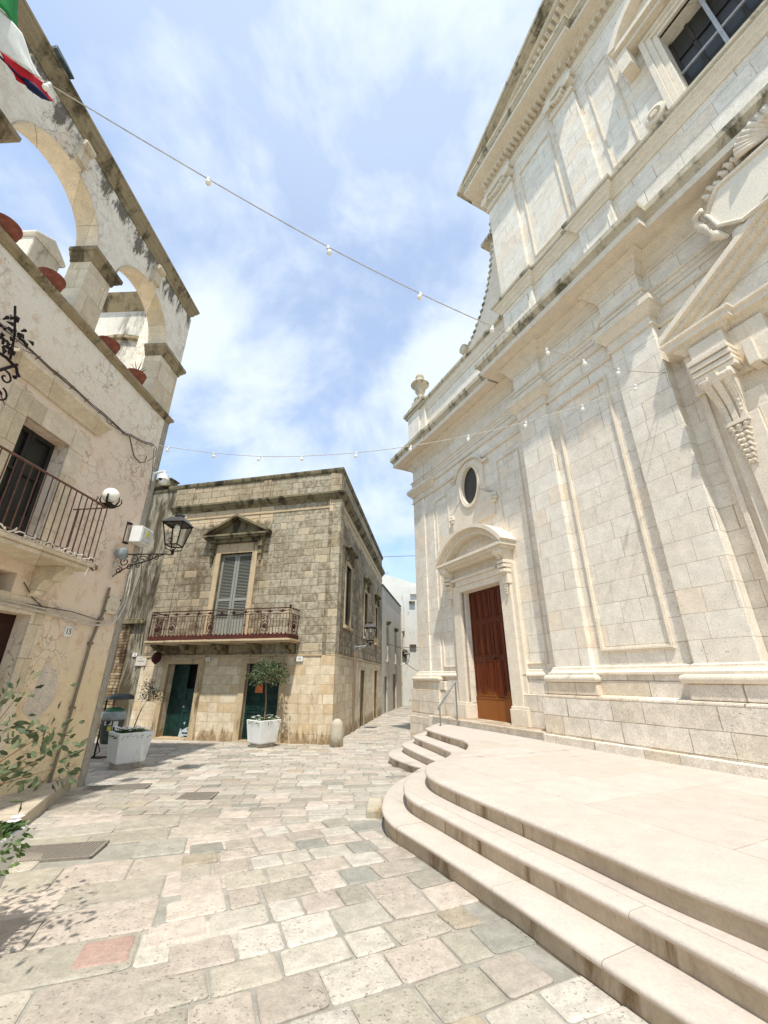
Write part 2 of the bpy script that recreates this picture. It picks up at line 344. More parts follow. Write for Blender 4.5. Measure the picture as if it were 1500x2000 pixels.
M['tablet'] = stone_mat('white_tablet', (238, 230, 212), (228, 218, 198), nob=True, tone=.15, pits=.08)
M['flagg'] = plain('flag_green', (30, 138, 62), .8, var=.12); M['flagw'] = plain('flag_white', (226, 226, 218), .8, var=.06)
M['flagr'] = plain('flag_red', (196, 26, 38), .8, var=.15); M['navy'] = plain('navy_cloth', (22, 28, 70), .8)
M['darkcloth'] = plain('dark_sheet', (44, 52, 56), .6, c2=(90, 104, 108), sc=5)
m, g, b = newmat('lamp_globe'); b.inputs['Base Color'].default_value = lin((240, 236, 224)); b.inputs['Roughness'].default_value = .25; b.inputs['Subsurface Weight'].default_value = 0; M['globe'] = m
m, g, b = newmat('dark_glass'); b.inputs['Base Color'].default_value = lin((44, 46, 42)); b.inputs['Roughness'].default_value = .3; b.inputs['Specular IOR Level'].default_value = .35; M['glass'] = m
m, g, b = newmat('clear_glass'); b.inputs['Base Color'].default_value = (.95, .97, .97, 1); b.inputs['Roughness'].default_value = .05; b.inputs['Transmission Weight'].default_value = 1; b.inputs['IOR'].default_value = 1.05; M['clear'] = m
# varnished wood with vertical grain
m, g, b = newmat('varnished_wood'); v = objco(g)
n = g.noise(g.vm('MULTIPLY', v, (30, 30, 1.2)), 1.4, 5, .6); n2 = g.noise(v, 1.2, 3)
col = g.mix(g.mr(n, .3, .7), lin((112, 52, 20)), lin((70, 28, 10))); z = g.sep(v)[2]
col = g.mix(g.mr(g.m('ADD', z, n2), 1.5, 1.75), lin((138, 82, 34)), col)
g.put(b.inputs['Base Color'], col); b.inputs['Roughness'].default_value = .38; bump(g, b, n, .002); M['wood'] = m
# foliage
def leafmat(name, c1, c2):
    m, g, b = newmat(name); n = g.noise(objco(g), 9, 3); g.put(b.inputs['Base Color'], g.mix(g.mr(n, .35, .65), lin(c1), lin(c2)))
    b.inputs['Roughness'].default_value = .5; return m
M['leaf'] = leafmat('olive_leaf', (58, 72, 46), (104, 112, 80)); M['leaf2'] = leafmat('small_leaf', (56, 84, 40), (104, 124, 70)); M['dryleaf'] = leafmat('dry_leaf', (92, 88, 58), (70, 60, 40))
# paving: per-stone tint attribute
m, g, b = newmat('paving_stone'); v = objco(g); a = g.n('ShaderNodeAttribute', attribute_name='tint')
mid = g.noise(v, 9, 5, .7); fine = g.noise(v, 70, 4, .7); big = g.noise(v, .8, 4)
col = a.outputs['Color']; k = g.mr(mid, .3, .7, .82, 1.1); col = g.mix(1.0, col, g.comb(k, k, k), 'MULTIPLY')
k = g.mr(fine, .3, .7, .86, 1.08); col = g.mix(1.0, col, g.comb(k, k, k), 'MULTIPLY')
pit = g.m('MULTIPLY', g.mr(g.noise(v, 38, 2, .5), .6, .72), g.mr(g.noise(v, 2.3, 2), .4, .56))
col = g.mix(g.m('MULTIPLY', pit, .3), col, lin((140, 126, 104))); col = g.mix(g.mr(big, .6, .78, 0, .4), col, lin((160, 156, 138)))
g.put(b.inputs['Base Color'], col); b.inputs['Roughness'].default_value = .62; bump(g, b, g.m('SUBTRACT', g.m('ADD', mid, g.m('MULTIPLY', fine, .3)), pit), .006); M['paver'] = m
m, g, b = newmat('mortar_ground'); v = objco(g); n = g.noise(v, 6, 6, .7); f = g.noise(v, 60, 4, .7)
col = g.mix(g.mr(n, .35, .65), lin((166, 162, 152)), lin((146, 142, 132))); col = g.mix(g.mr(g.noise(v, .55, 3), .56, .7, 0, .4), col, lin((134, 136, 112)))
g.put(b.inputs['Base Color'], col); b.inputs['Roughness'].default_value = .9; bump(g, b, g.m('ADD', n, f), .006); M['mortar'] = m
# ================================================================ GROUND
ys = [-60, -10, 0, 4.5, 5, 6, 7, 8, 9, 10, 11, 12, 14, 18, 24, 30, 36, 45, 60, 120, 300]
mb = MB(); xs = [-300, -40, -8, -4, 0, 4, 8, 40, 300]
for j, y in enumerate(ys):
    for x in xs: mb.v.append((x, y, gz(min(y, 45)) - .012))
for j in range(len(ys) - 1):
    for i in range(len(xs) - 1): a = j * len(xs) + i; mb.f.append((a, a + 1, a + 1 + len(xs), a + len(xs))); mb.mi.append(0)
tag(mb.build('ground', M['mortar']), 'pale mortar bed and ground of the square', 'ground', kind='structure')
# steps outlines (world plan), listed from behind the viewer to the far flight
def smooth(pts, n=4):
    a, b = Vector(pts[0]), Vector(pts[1])
    if (b - a).length > 2: pts = [tuple(a.lerp(b, k / 12)) for k in range(12)] + list(pts[1:])
    out = []
    for i in range(len(pts) - 1):
        p0 = Vector(pts[max(i - 1, 0)]); p1 = Vector(pts[i]); p2 = Vector(pts[i + 1]); p3 = Vector(pts[min(i + 2, len(pts) - 1)])
        for k in range(n):
            t = k / n; out.append(tuple(.5 * ((2 * p1) + (p2 - p0) * t + (2 * p0 - 5 * p1 + 4 * p2 - p3) * t * t + (3 * p1 - p0 - 3 * p2 + p3) * t ** 3)))
    out.append(tuple(pts[-1])); return out
T3 = smooth([(4.6, -2.9), (1.89, 2.61), (1.65, 3.06), (1.4, 3.66), (1.01, 4.52), (.72, 5.18), (.56, 5.62), (.52, 6.0), (.59, 6.44), (.76, 6.74), (1.01, 7.13), (1.3, 7.6), (1.45, 8.05), (1.51, 8.5), (1.45, 8.96), (1.3, 9.4), (.99, 10.5), (.98, 10.75), (1.1, 11.05), (1.3, 11.6), (1.5, 12.1)])
T2 = smooth([(4.3, -3.05), (1.67, 2.43), (1.53, 2.76), (1.24, 3.38), (.95, 3.96), (.53, 4.87), (.29, 5.4), (.235, 5.85), (.28, 6.32), (.43, 6.83), (.67, 7.3), (.98, 7.8), (1.15, 8.2), (1.2, 8.5), (1.05, 9.17), (.7, 10.45), (.7, 10.8), (.85, 11.1), (1.1, 11.7), (1.4, 12.2)])
T1 = smooth([(4.05, -3.2), (1.35, 2.52), (1.15, 2.93), (.84, 3.6), (.46, 4.38), (.23, 4.82), (.05, 5.2), (-.03, 5.7), (.03, 6.38), (.17, 6.91), (.45, 7.5), (.72, 7.95), (.87, 8.3), (.91, 8.6), (.76, 9.1), (.42, 10.3), (.45, 10.75), (.6, 11.1), (.9, 11.8), (1.3, 12.3)])
T0 = smooth([(.75, 7.95), (.8, 8.4), (.76, 8.75), (.5, 9.1), (.12, 9.98), (.12, 10.5), (.3, 10.95), (.9, 11.6)])
closing = [(2.6, 12.2), (7, 2), (9, -3)]
steps = empty('church_steps', (1.5, 5.5, 0), 0, 'broad curved limestone steps and landing in front of the church', 'steps')
def step(pts, zt, zb, name):
    path = pts; r = .026
    prof = [(-.25, zt), (-.03, zt), (-.012, zt - .004), (-.003, zt - .014), (0, zt - r), (-.006, zt - .04), (-.028, zt - .05), (-.032, zt - .058), (-.034, zt - .065), (-.034, zb), (-.25, zb)]
    # left-hand side of the path is outward here: reverse the order so that it becomes the right-hand side
    mb = MB(); mb.sweep(path[::-1], prof)
    n = len(prof)
    o = mb.build(name, [M['step'], M['stepedge']], steps, smooth=True)
    for p in o.data.polygons:
        if abs(p.normal.z) < .5 and p.center.z < zt - .045: p.material_index = 1
    o.data.set_sharp_from_angle(angle=R(50)); o.location = (-1.5, -5.5, 0)
    f = MB(); a = [Vector(p) for p in path]
    inner = []
    for i, p in enumerate(a):
        t = (a[min(i + 1, len(a) - 1)] - a[max(i - 1, 0)]).normalized(); inner.append(p + Vector((t.y, -t.x)) * .2)
    f.v = [(p.x, p.y, zt - .0006) for p in inner] + [(q[0], q[1], zt - .0006) for q in closing]
    if name == 'low_tread': f.v = [(p.x, p.y, zt - .0006) for p in inner] + [(2.2, 11.6, zt - .0006)]
    f.f = [tuple(range(len(f.v)))]; f.mi = [0]
    q = f.build(name + '_surface', M['step'], o)
    import bmesh
    bm = bmesh.new(); bm.from_mesh(q.data); bmesh.ops.triangulate(bm, faces=bm.faces[:], ngon_method='EAR_CLIP'); bm.normal_update()
    for fc in bm.faces:
        if fc.normal.z < 0: fc.normal_flip()
    bm.to_mesh(q.data); bm.free()
step(T3, .45, .2, 'landing'); step(T2, .30, .05, 'upper_tread'); step(T1, .15, -.35, 'lower_tread'); step(T0, .0, -.35, 'low_tread')
# ---- paving stones, each laid by hand in courses
def inside(p, poly):
    x, y = p; c = False
    for i in range(len(poly)):
        (x0, y0), (x1, y1) = poly[i - 1], poly[i]
        if (y0 > y) != (y1 > y) and x < (x1 - x0) * (y - y0) / (y1 - y0) + x0: c = not c
    return c
T1poly = T1 + closing; T0poly = T0 + [(2.2, 11.6)]
GR = [((-3.15, 4.85), .78, .42, 12), ((-4.3, 7.75), .95, .3, 12), ((-2.75, 7.15), .5, .38, 4)]      # grates: centre, size, angle
def in_grate(x, y, pad=.12):
    for (cx, cy), w, h, a in GR:
        a = R(a); dx, dy = x - cx, y - cy; u = dx * math.cos(a) + dy * math.sin(a); v = -dx * math.sin(a) + dy * math.cos(a)
        if abs(u) < w / 2 + pad * .35 and abs(v) < h / 2 + pad * .35: return True
    return False
CH = [(2.98 + .9 * o - .437 * u, 8.58 + .437 * o + .9 * u) for o, u in ((.5, 5.2), (.5, -12), (9, -12), (9, 5.2))]
LH = [(-4.93, 7.7), (-4.98, -20), (-20, -20), (-20, 7.7)]
MH = [(-1.55, 13.35), (-11, 15.5), (-11, 30), (1.3, 34), (-.15, 25.0)]
pal = [tuple(q * .86 for q in c) for c in [(214, 206, 190), (206, 196, 178), (224, 216, 202), (196, 188, 170), (204, 192, 176), (216, 202, 186), (186, 182, 168), (178, 176, 164), (222, 208, 192), (204, 190, 166)]]
pv = MB(); tints = []
def stone(cx, cy, w, h, ang, jit, col, top=.0):
    ca, sa = math.cos(ang), math.sin(ang); w2, h2 = w / 2, h / 2
    cor = [(-w2 + random.uniform(-jit, jit), -h2 + random.uniform(-jit, jit)), (w2 + random.uniform(-jit, jit), -h2 + random.uniform(-jit, jit)),
           (w2 + random.uniform(-jit, jit), h2 + random.uniform(-jit, jit)), (-w2 + random.uniform(-jit, jit), h2 + random.uniform(-jit, jit))]
    ring = []; near = cy < 8
    k = 5 if near else 2; rr = .09 if near else .08
    for i in range(4):
        a, b = cor[i], cor[(i + 1) % 4]
        for t in ([rr * .35, rr, .38, .62, 1 - rr, 1 - rr * .35][:6] if near else [rr, 1 - rr]):
            f = (abs(t - .5) * 2); sh = 1 - (.02 if t in (rr * .35, 1 - rr * .35) else 0)
            x = (a[0] + (b[0] - a[0]) * t) * sh + random.uniform(-1, 1) * jit * .22; y = (a[1] + (b[1] - a[1]) * t) * sh + random.uniform(-1, 1) * jit * .22
            ring.append((x, y))
    n = len(ring); o = len(pv.v); zb = gz(cy); tilt = (random.uniform(-.008, .008), random.uniform(-.008, .008)); lift = random.uniform(-.002, .003) + top
    def put(x, y, z): pv.v.append((cx + x * ca - y * sa, cy + x * sa + y * ca, gz(cy + x * sa + y * ca) + z + tilt[0] * x + tilt[1] * y + lift))
    ins = .014 if near else .01; sc = 1 - 2 * ins / min(w, h)
    for x, y in ring: put(x, y, -.03)
    for x, y in ring: put(x, y, -.006)
    for x, y in ring: put(x * (1 + sc) / 2, y * (1 + sc) / 2, .0)
    for x, y in ring: put(x * sc * .97, y * sc * .97, .003)
    fs = []
    for r_ in range(3):
        for i in range(n): fs.append((o + r_ * n + i, o + r_ * n + (i + 1) % n, o + (r_ + 1) * n + (i + 1) % n, o + (r_ + 1) * n + i))
    fs.append(tuple(range(o + 3 * n, o + 4 * n))); pv.f += fs; pv.mi += [0] * len(fs); tints.extend([col] * 4 * n)
def pick(light=0.0):
    c = random.choices(pal, [6, 5, 5, 4, 5, 5, 1.2, .5, 5, .4])[0]; k = random.uniform(.93, 1.05) + light; return tuple(min(255, q * k) for q in c)
def field(org, ang, r0, r1, c0, c1, hs, ws, gap, jit, test, light=0.0, colf=None):
    a = R(ang); ux, uy = math.cos(a), math.sin(a); vx, vy = -uy, ux; v = r0
    while v < r1:
        h = random.uniform(*hs); u = c0 - random.uniform(0, .3)
        while u < c1:
            w = random.uniform(*ws)
            cu, cv = u + w / 2, v + h / 2; x = org[0] + cu * ux + cv * vx; y = org[1] + cu * uy + cv * vy
            t = test(x, y)
            if t: stone(x, y, w - gap, h - gap, a, jit, colf(x, y) if colf else pick(light), -.009 if t == 2 else 0)
            u += w
        v += h
def clear(x, y):
    return not (inside((x, y), T1poly) or inside((x, y), T0poly) or inside((x, y), CH) or inside((x, y), LH) or inside((x, y), MH) or in_grate(x, y) or swalk(x, y))
def swalk(x, y): return inside((x, y), [(-5.0, 7.72), (-3.98, 5.42), (-3.9, 4.6), (-3.9, -5), (-9, -5), (-9, 7.72)])
def xl(y): return -1.28 - .27 * (y - 2.75)      # edge of the smooth slabs on the left
def ybord(x): return 6.1 + .12 * x
field((0, 0), 24, -4, 9, -4, 9, (.25, .34), (.23, .42), .02, .012, lambda x, y: xl(y) < x < 5 and .2 < y < ybord(x) - .1 and clear(x, y))
field((0, 0), 20, -2, 12, -9, 2, (.36, .52), (.45, .85), .006, .003, lambda x, y: (2 if x > xl(y) - .2 else 1) if (-6 < x < xl(y) + .3 and .2 < y < ybord(x) + .5 and clear(x, y)) else 0, .03)
stone(-1.7, 3.3, .3, .27, R(20), .015, (176, 148, 136), .004)
def colB(x, y):
    c = pick(-.02)
    return c
field((0, 0), 6, 4, 19, -9, 9, (.2, .3), (.26, .5), .013, .009, lambda x, y: (2 if y < ybord(x) + (.45 if x < xl(y) - .12 else .12) else 1) if (-9.5 < x < 5 and ybord(x) - .15 <= y < 15 and clear(x, y)) else 0, 0, colB)
field((0, 15.1), -6, -1, 20, -4, 8, (.24, .34), (.3, .55), .018, .01, lambda x, y: -3 < x < 8 and 15.1 < y < 33 and clear(x, y), -.02)
o = pv.build('pavement', M['paver'], smooth=False); at = o.data.attributes.new('tint', 'FLOAT_COLOR', 'POINT')
for i, c in enumerate(tints): at.data[i].color = lin(c)
tag(o, 'worn cream limestone paving of the square and lane', 'paving', kind='structure')
# sidewalk along the left house
mb = MB(); mb.prism_z([(-5.02, 7.74), (-4.1, 5.62), (-3.95, 5.2), (-3.9, 4.5), (-3.9, -6), (-5.6, -6)], -.1, .1)
tag(mb.build('sidewalk', M['side'], bevel=.012), 'narrow raised kerb and sidewalk beside the pink house', 'sidewalk', kind='structure')
# grates
for i, ((cx, cy), w, h, a) in enumerate(GR):
    e = empty('drain_grate', (cx, cy, gz(cy) + .006), R(a), ['ribbed iron drain cover in the slabs next to the sidewalk', 'long iron drain cover near the corner of the pink house', 'small square iron drain cover in the middle of the square'][i], 'drain cover', 'iron drain covers in the paving')
    mb = MB(); mb.box(-w / 2, w / 2, -h / 2, -h / 2 + .025, -.03, .008); mb.box(-w / 2, w / 2, h / 2 - .025, h / 2, -.03, .008); mb.box(-w / 2, -w / 2 + .025, -h / 2, h / 2, -.03, .0075); mb.box(w / 2 - .025, w / 2, -h / 2, h / 2, -.03, .0075); mb.build('frame', M['grate'], e)
    mb = MB(); mb.box(-w / 2 + .02, w / 2 - .02, -h / 2 + .02, h / 2 - .02, -.02, .0)
    n = int(w / .03)
    for k in range(n): x = -w / 2 + .03 + k * (w - .06) / (n - 1); mb.box(x - .007, x + .007, -h / 2 + .03, h / 2 - .03, .0, .006)
    mb.build('cover', M['grate'], e)
# block at the foot of the steps
mb = MB(); mb.box(-.1, .1, -.26, .26, -.05, .1)
tag(mb.build('kerb_block', M['bollard'], bevel=.03), 'rough worn stone block at the foot of the curved steps', 'stone block').location = (-.12, 6.28, gz(6.2))
# ================================================================ CHURCH
CR = empty('church', (2.98, 8.58, 0), R(25.9), 'pale limestone church with pilasters, carved portals and raking gable', 'church')
UC = -5.89
def mir(u): return 2 * UC - u
def path_mirror(p): return p + [(o, mir(u)) for o, u in reversed(p)]
# walls -------------------------------------------------------
w = MB()
w.slab_holes(.3, .9, -3.4, -.3, .4, 9.3, [])                     # panel bay wall between the pilasters
w.box(.3, .9, mir(-.3), mir(-3.4), .4, 9.3)
w.slab_holes(.42, .9, mir(-3.4), -3.4, .4, 9.3, [(UC - 1.0, UC + 1.0, .4, 4.6)])   # portal bay
w.slab_holes(.3, .9, mir(-.3), -.3, 9.3, 11.3, [])
w.slab_holes(.4, .9, mir(-.25), -.25, 11.3, 16.6, [(UC - .67, UC + .67, 11.47, 13.66)])
w.build('wall', M['church'], CR)
w = MB(); w.box(.9, 12, mir(-.45), -.45, .4, 16.4); w.box(.9, 12, -.45, 5.15, .0, 11.2); w.box(.9, 12, mir(5.15), mir(-.45), .0, 11.2); w.build('nave', M['church'], CR)
# wing walls with door and oval window
oc, orad, orz = (2.1, 6.72), .38, .58
def wing(side):
    f = (lambda u: u) if side == 0 else mir
    w = MB(); X0, X1 = .52, .92
    holes = [(1.18, 2.78, .4, 3.71)] if side == 0 else []
    a, b = 1.1, 3.0
    w.slab_holes(X0, X1, *sorted((f(-.3), f(a))), .4, 9.3, []); w.slab_holes(X0, X1, *sorted((f(b), f(5.25))), -.3, 9.3, [])
    if side == 0:
        w.slab_holes(X0, X1, a, b, .4, 5.9, [(1.18, 2.78, .4, 3.71)]); w.slab_holes(X0, X1, a, b, 7.55, 9.3, [])
        n = 40; el = [(oc[0] + orad * math.cos(2 * math.pi * i / n), oc[1] + orz * math.sin(2 * math.pi * i / n)) for i in range(n)]
        def rect(p):
            dx, dz = p[0] - oc[0], p[1] - oc[1]; t = min([((b if dx > 0 else a) - oc[0]) / dx if abs(dx) > 1e-6 else 9e9, ((7.55 if dz > 0 else 5.9) - oc[1]) / dz if abs(dz) > 1e-6 else 9e9]); return (oc[0] + dx * t, oc[1] + dz * t)
        rc = [rect(p) for p in el]
        vs = [(X0, *p) for p in el] + [(X0, *p) for p in rc] + [(X1, *p) for p in el]
        w.add(vs, [(i, (i + 1) % n, (i + 1) % n + n, i + n) for i in range(n)] + [(i, i + 2 * n, (i + 1) % n + 2 * n, (i + 1) % n) for i in range(n)])
        # corner triangles of that rectangle
        for cy, cz in ((a, 5.9), (b, 5.9), (b, 7.55), (a, 7.55)):
            k = sorted(range(n), key=lambda i: (rc[i][0] - cy) ** 2 + (rc[i][1] - cz) ** 2)[:2]; w.add([(X0, cy, cz), (X0, *rc[k[0]]), (X0, *rc[k[1]])], [(0, 1, 2)])
    else: w.slab_holes(X0, X1, *sorted((f(a), f(b))), .4, 9.3, [])
    w.box(.5, .92, *sorted((f(-.3), f(5.25))), 9.3, 11.2)
    w.build('wing_wall', M['church'], CR)
wing(0); wing(1)
# plinths
for s in (0, 1):
    p = MB(); f = (lambda u: u) if s == 0 else mir
    for a, b in ((0, -3.85),):
        p.box(.06, .35, f(0), f(-4.7), .58, 1.24); p.box(-.03, .33, f(0), f(-4.7), .3, .58)
        if s == 0: p.box(.6, 12, 5.2, 5.55, -.4, 1.22)
        p.prism_y([(.06, 1.24), (.35, 1.24), (.35, 1.29), (.17, 1.27)], *sorted((f(-.02), f(-4.7))))
        p.box(.2, .34, f(-.3), f(-3.7), 1.27, 1.62)
        p.box(.09, .3, f(-.06), f(-1.24), 1.26, 1.465); p.box(.09, .3, f(-2.7), f(-3.72), 1.26, 1.465)
    p.box(.32, .6, f(5.56), f(4.0), .58, 1.22); p.box(.28, .6, f(5.6), f(4.0), -.4, .5); p.box(.38, .6, f(4.0), f(3.2), .5, 1.22)
    p.box(.32, .6, f(5.56), f(4.0), .5, .579)
    p.box(.36, .6, f(5.5), f(3.75), 1.225, 1.45); p.box(.45, .6, f(3.75), f(3.2), 1.225, 1.62); p.box(.38, .6, f(.95), f(.0), .4, 1.22); p.box(.45, .6, f(.93), f(0), 1.22, 1.62)
    p.build('plinth', M['plinth'], CR, bevel=.014)
# torus and base mouldings
def torus_prof(x, z0, z1, d=.0):
    r = (z1 - z0) / 2; c = (z0 + z1) / 2
    return [(x - .15, z0)] + [(x + r * math.sin(math.pi * i / 8), c - r * math.cos(math.pi * i / 8)) for i in range(9)] + [(x - .15, z1)]
def base_prof(z): return [(-.12, z), (.1, z), (.1, z + .035), (.07, z + .045), (.045, z + .075), (.035, z + .1), (.035, z + .12), (.0, z + .14), (-.12, z + .14)]
bm_ = []
class _T:
    def sweep(s, pp, prof): bm_.append((pp, prof))
t = _T()
for s in (0, 1):
    for a, b in ((-.3, -1.12), (-2.8, -3.6)):
        pp = [(.4, a), (.2, a), (.2, b), (.4, b)]
        if s: pp = [(o, mir(u)) for o, u in reversed(pp)]
        t.sweep(pp, torus_prof(.1, 1.467, 1.59))
    pp = [(.7, 5.3), (.45, 5.3), (.45, 4.12), (.6, 4.12)]
    if s: pp = [(o, mir(u)) for o, u in reversed(pp)]
    t.sweep(pp, torus_prof(.1, 1.452, 1.57))
CP = path_mirror([(.9, -.3), (.2, -.3), (.2, -1.12), (.3, -1.12), (.3, -2.8), (.2, -2.8), (.2, -3.6), (.42, -3.6)])
CPl = [(.9, -.3), (.2, -.3), (.2, -1.12), (.27, -1.12), (.27, -2.8), (.2, -2.8), (.2, -3.6), (.42, -3.6), (.42, -4.0)]
t.sweep(CPl, base_prof(1.592)); t.sweep([(o, mir(u)) for o, u in reversed(CPl)], base_prof(1.592))
WP = [(3, 5.3), (.45, 5.3), (.45, 4.6), (.49, 4.6), (.49, 4.08), (.52, 4.08), (.52, 3.2)]
WPf = WP[:-1] + [(.52, -.25)]
t.sweep(WP, base_prof(1.572)); t.sweep([(.52, .9), (.52, -.25)], base_prof(1.572))
for pp, prof in bm_:
    q = MB(); q.sweep(pp, prof); q.build('base_moulding', M['trim'], CR, smooth=True, auto=35)
# pilasters
def pil(a, b, x, z0, z1, xb=.45): m = MB(); m.box(x, xb, a, b, z0, z1); return m.build('pilaster', M['church'], CR, bevel=.012)
for f in (lambda u: u, mir):
    pil(f(-.3), f(-1.12), .2, 1.6, 8.8); pil(f(-2.8), f(-3.6), .2, 1.6, 8.8)
    pil(f(5.3), f(4.6), .45, 1.58, 8.8, .75); pil(f(4.6), f(4.08), .49, 1.58, 8.8, .75)
m = MB(); m.box(.6, 3, 5.15, 5.3, -.2, 9); m.build('return_wall', M['church'], CR)
# raised panels framed by a moulding
def panel(u0, u1, z0, z1, x, wd=.07, d=.035):
    m = MB(); u0, u1 = sorted((u0, u1)); path = None
    prof = [0, .4, .75, 1]
    for (a, b, c, e) in ((u0, u1, z1 - wd, z1), (u0, u1, z0, z0 + wd)): m.box(x - d, x + .02, a, b, c, e); m.box(x - d - .014, x - d + .001, a + .012, b - .012, c + .018, e - .018)
    for (a, b) in ((u0, u0 + wd), (u1 - wd, u1)): m.box(x - d, x + .02, a, b, z0 + wd, z1 - wd); m.box(x - d - .014, x - d + .001, a + .018, b - .018, z0 + wd - .018, z1 - wd + .018)
    m.build('panel_frame', M['trim'], CR, bevel=.006)
panel(-1.3, -2.56, 1.95, 7.08, .3); panel(mir(-1.3), mir(-2.56), 1.95, 7.08, .3)
panel(.12, .95, 1.8, 6.95, .52, .045, .02); panel(3.25, 3.95, 1.8, 6.95, .52, .045, .02)
# capitals, architrave, frieze mouldings: sweep round every break
def each(parent, name, mat, items, **k):
    for pp, prof in items:
        q = MB(); q.sweep(pp, prof); q.build(name, mat, parent, **k)
def cap_prof(z, k=1.0): return [(-.1, z), (.035, z), (.045, z + .02), (.035, z + .045), (.012, z + .05), (.012, z + .22), (.05, z + .235), (.05, z + .26), (.085, z + .3), (.14, z + .36), (.15, z + .37), (.15, z + .4), (.175, z + .41), (.175, z + .52), (-.1, z + .52)]
def band_prof(z): return [(-.1, z), (.02, z), (.02, z + .1), (.035, z + .105), (.035, z + .19), (.06, z + .2), (.075, z + .24), (-.1, z + .24)]
t = MB(); caps_ = []
for s in (0, 1):
    for a, b in ((-.3, -1.12), (-2.8, -3.6)):
        pp = [(.42, a), (.2, a), (.2, b), (.42, b)]
        if s: pp = [(o, mir(u)) for o, u in reversed(pp)]
        caps_.append((pp, cap_prof(7.33)))
    pp = [(3, 5.3), (.45, 5.3), (.45, 4.6), (.49, 4.6), (.49, 4.08), (.56, 4.08)]
    if s: pp = [(o, mir(u)) for o, u in reversed(pp)]
    caps_.append((pp, cap_prof(7.33)))
for pp in (CP, WPf, [(o, mir(u)) for o, u in reversed(WPf)]): t.sweep(pp, band_prof(7.93))
for a, b, o in ((-1.12, -2.8, .3), (-3.6, mir(-3.6), .42), (mir(-2.8), mir(-1.12), .3), (4.08, -.2, .52)):
    t.sweep([(o, a), (o, b)], [(-.05, 7.33), (.03, 7.33), (.045, 7.35), (.045, 7.4), (.02, 7.42), (-.05, 7.42)]); t.sweep([(o, a), (o, b)], [(-.05, 7.72), (.03, 7.72), (.05, 7.75), (.05, 7.8), (-.05, 7.8)])
each(CR, 'capital', M['trim'], caps_, smooth=True, auto=30); t.build('architrave', M['trim'], CR, smooth=True, auto=30)
# main cornice: bed mouldings (clean) and weathered corona
CPs = path_mirror([(.9, -.3), (.2, -.3), (.2, -3.6), (.42, -3.6)]); WPs = [(3, 5.3), (.45, 5.3), (.45, 4.2), (.5, 4.2), (.5, .32)]
bed = MB(); lip = MB()
for pp in (CP, WPf, [(o, mir(u)) for o, u in reversed(WPf)]): bed.sweep(pp, [(-.1, 8.62), (.02, 8.62), (.02, 8.68), (.05, 8.7), (.1, 8.78), (.12, 8.8), (.12, 8.84), (.2, 8.92), (.24, 8.94), (.24, 8.99), (-.1, 8.99)])
for pp in (CPs, WPs, [(o, mir(u)) for o, u in reversed(WPs)]):
    bed.sweep(pp, [(-.1, 8.975), (.5, 8.975), (.52, 8.96), (.54, 8.96), (.54, 9.1), (-.1, 9.1)])
    lip.sweep(pp, [(-.1, 9.101), (.545, 9.101), (.55, 9.13), (.6, 9.2), (.63, 9.22), (.63, 9.34), (.6, 9.38), (-.05, 9.46)])
bed.build('cornice', M['trim'], CR, smooth=True, auto=25); lip.build('cornice_lip', M['lip'], CR, smooth=True, auto=25)
# attic zone with pedestals and its ledge
for f in (lambda u: u, mir):
    for a, b in ((-.42, -1.22), (-2.9, -3.48)):
        m = MB(); m.box(.2, .45, f(a + (.12 if a > -1 else .1)), f(b - (.13 if a > -1 else .1)), 9.3, 11.0)
        for q in ((a, b, 10.74, 10.77), (a, b, 9.8, 9.83), (a, a - .03, 9.8, 10.77), (b, b + .03, 9.8, 10.77)): m.box(.185, .21, f(q[0]), f(q[1]), q[2], q[3])
        m.build('pedestal', M['church'], CR, bevel=.01)
AP = path_mirror([(.9, -.3), (.2, -.3), (.2, -1.35), (.3, -1.35), (.3, -2.8), (.2, -2.8), (.2, -3.58), (.3, -3.58)])
m = MB(); m.sweep(AP, [(-.1, 10.86), (.03, 10.86), (.05, 10.92), (.1, 10.97), (.11, 11.02), (.15, 11.06), (.17, 11.07), (.17, 11.13), (-.1, 11.13)]); m.build('attic_moulding', M['trim'], CR, smooth=True, auto=25)
m = MB(); m.sweep(AP, [(-.1, 11.131), (.18, 11.131), (.21, 11.16), (.21, 11.23), (.19, 11.25), (-.1, 11.32)]); m.build('attic_ledge', M['lip'], CR)
# upper pilasters with scrolled capitals
for f in (lambda u: u, mir):
    for a, b in ((-.25, -1.28), (-2.85, -3.52)):
        pil(f(a), f(b), .3, 11.25, 16.5, .6)
    panel(f(-1.5), f(-2.65), 11.75, 15.3, .4, .06, .03); panel(f(-3.75), f(-4.35), 11.7, 15.2, .4, .05, .02)
    for a, b in ((-.25, -1.28), (-2.85, -3.52)):
        m = MB(); a, b = sorted((f(a), f(b)))
        m.box(.24, .5, a - .04, b + .04, 15.35, 15.42); m.box(.2, .5, a - .12, b + .12, 15.92, 16.02); m.box(.26, .5, a, b, 15.42, 15.92)
        for y in (a + .02, b - .02):
            m.lathe((.12, y, 15.74), [(.02, 0), (.14, .0), (.15, .03), (.12, .05), (.1, .05), (.1, .02), (.06, .02), (.05, .06), (.02, .06)], 16, 'x')
            m.lathe((.16, y, 15.74), [(.11, 0), (.11, .25)], 16, 'x')
        n = 7
        for i in range(n): y = a + .12 + (b - a - .24) * i / (n - 1); z = 15.74 - .17 * math.sin(math.pi * i / (n - 1)); m.lathe((.15, y, z), [(.02, -.02), (.055, 0), (.05, .06), (.05, .12)], 8, 'x')
        m.build('scroll_capital', M['trim'], CR, smooth=True, auto=40)
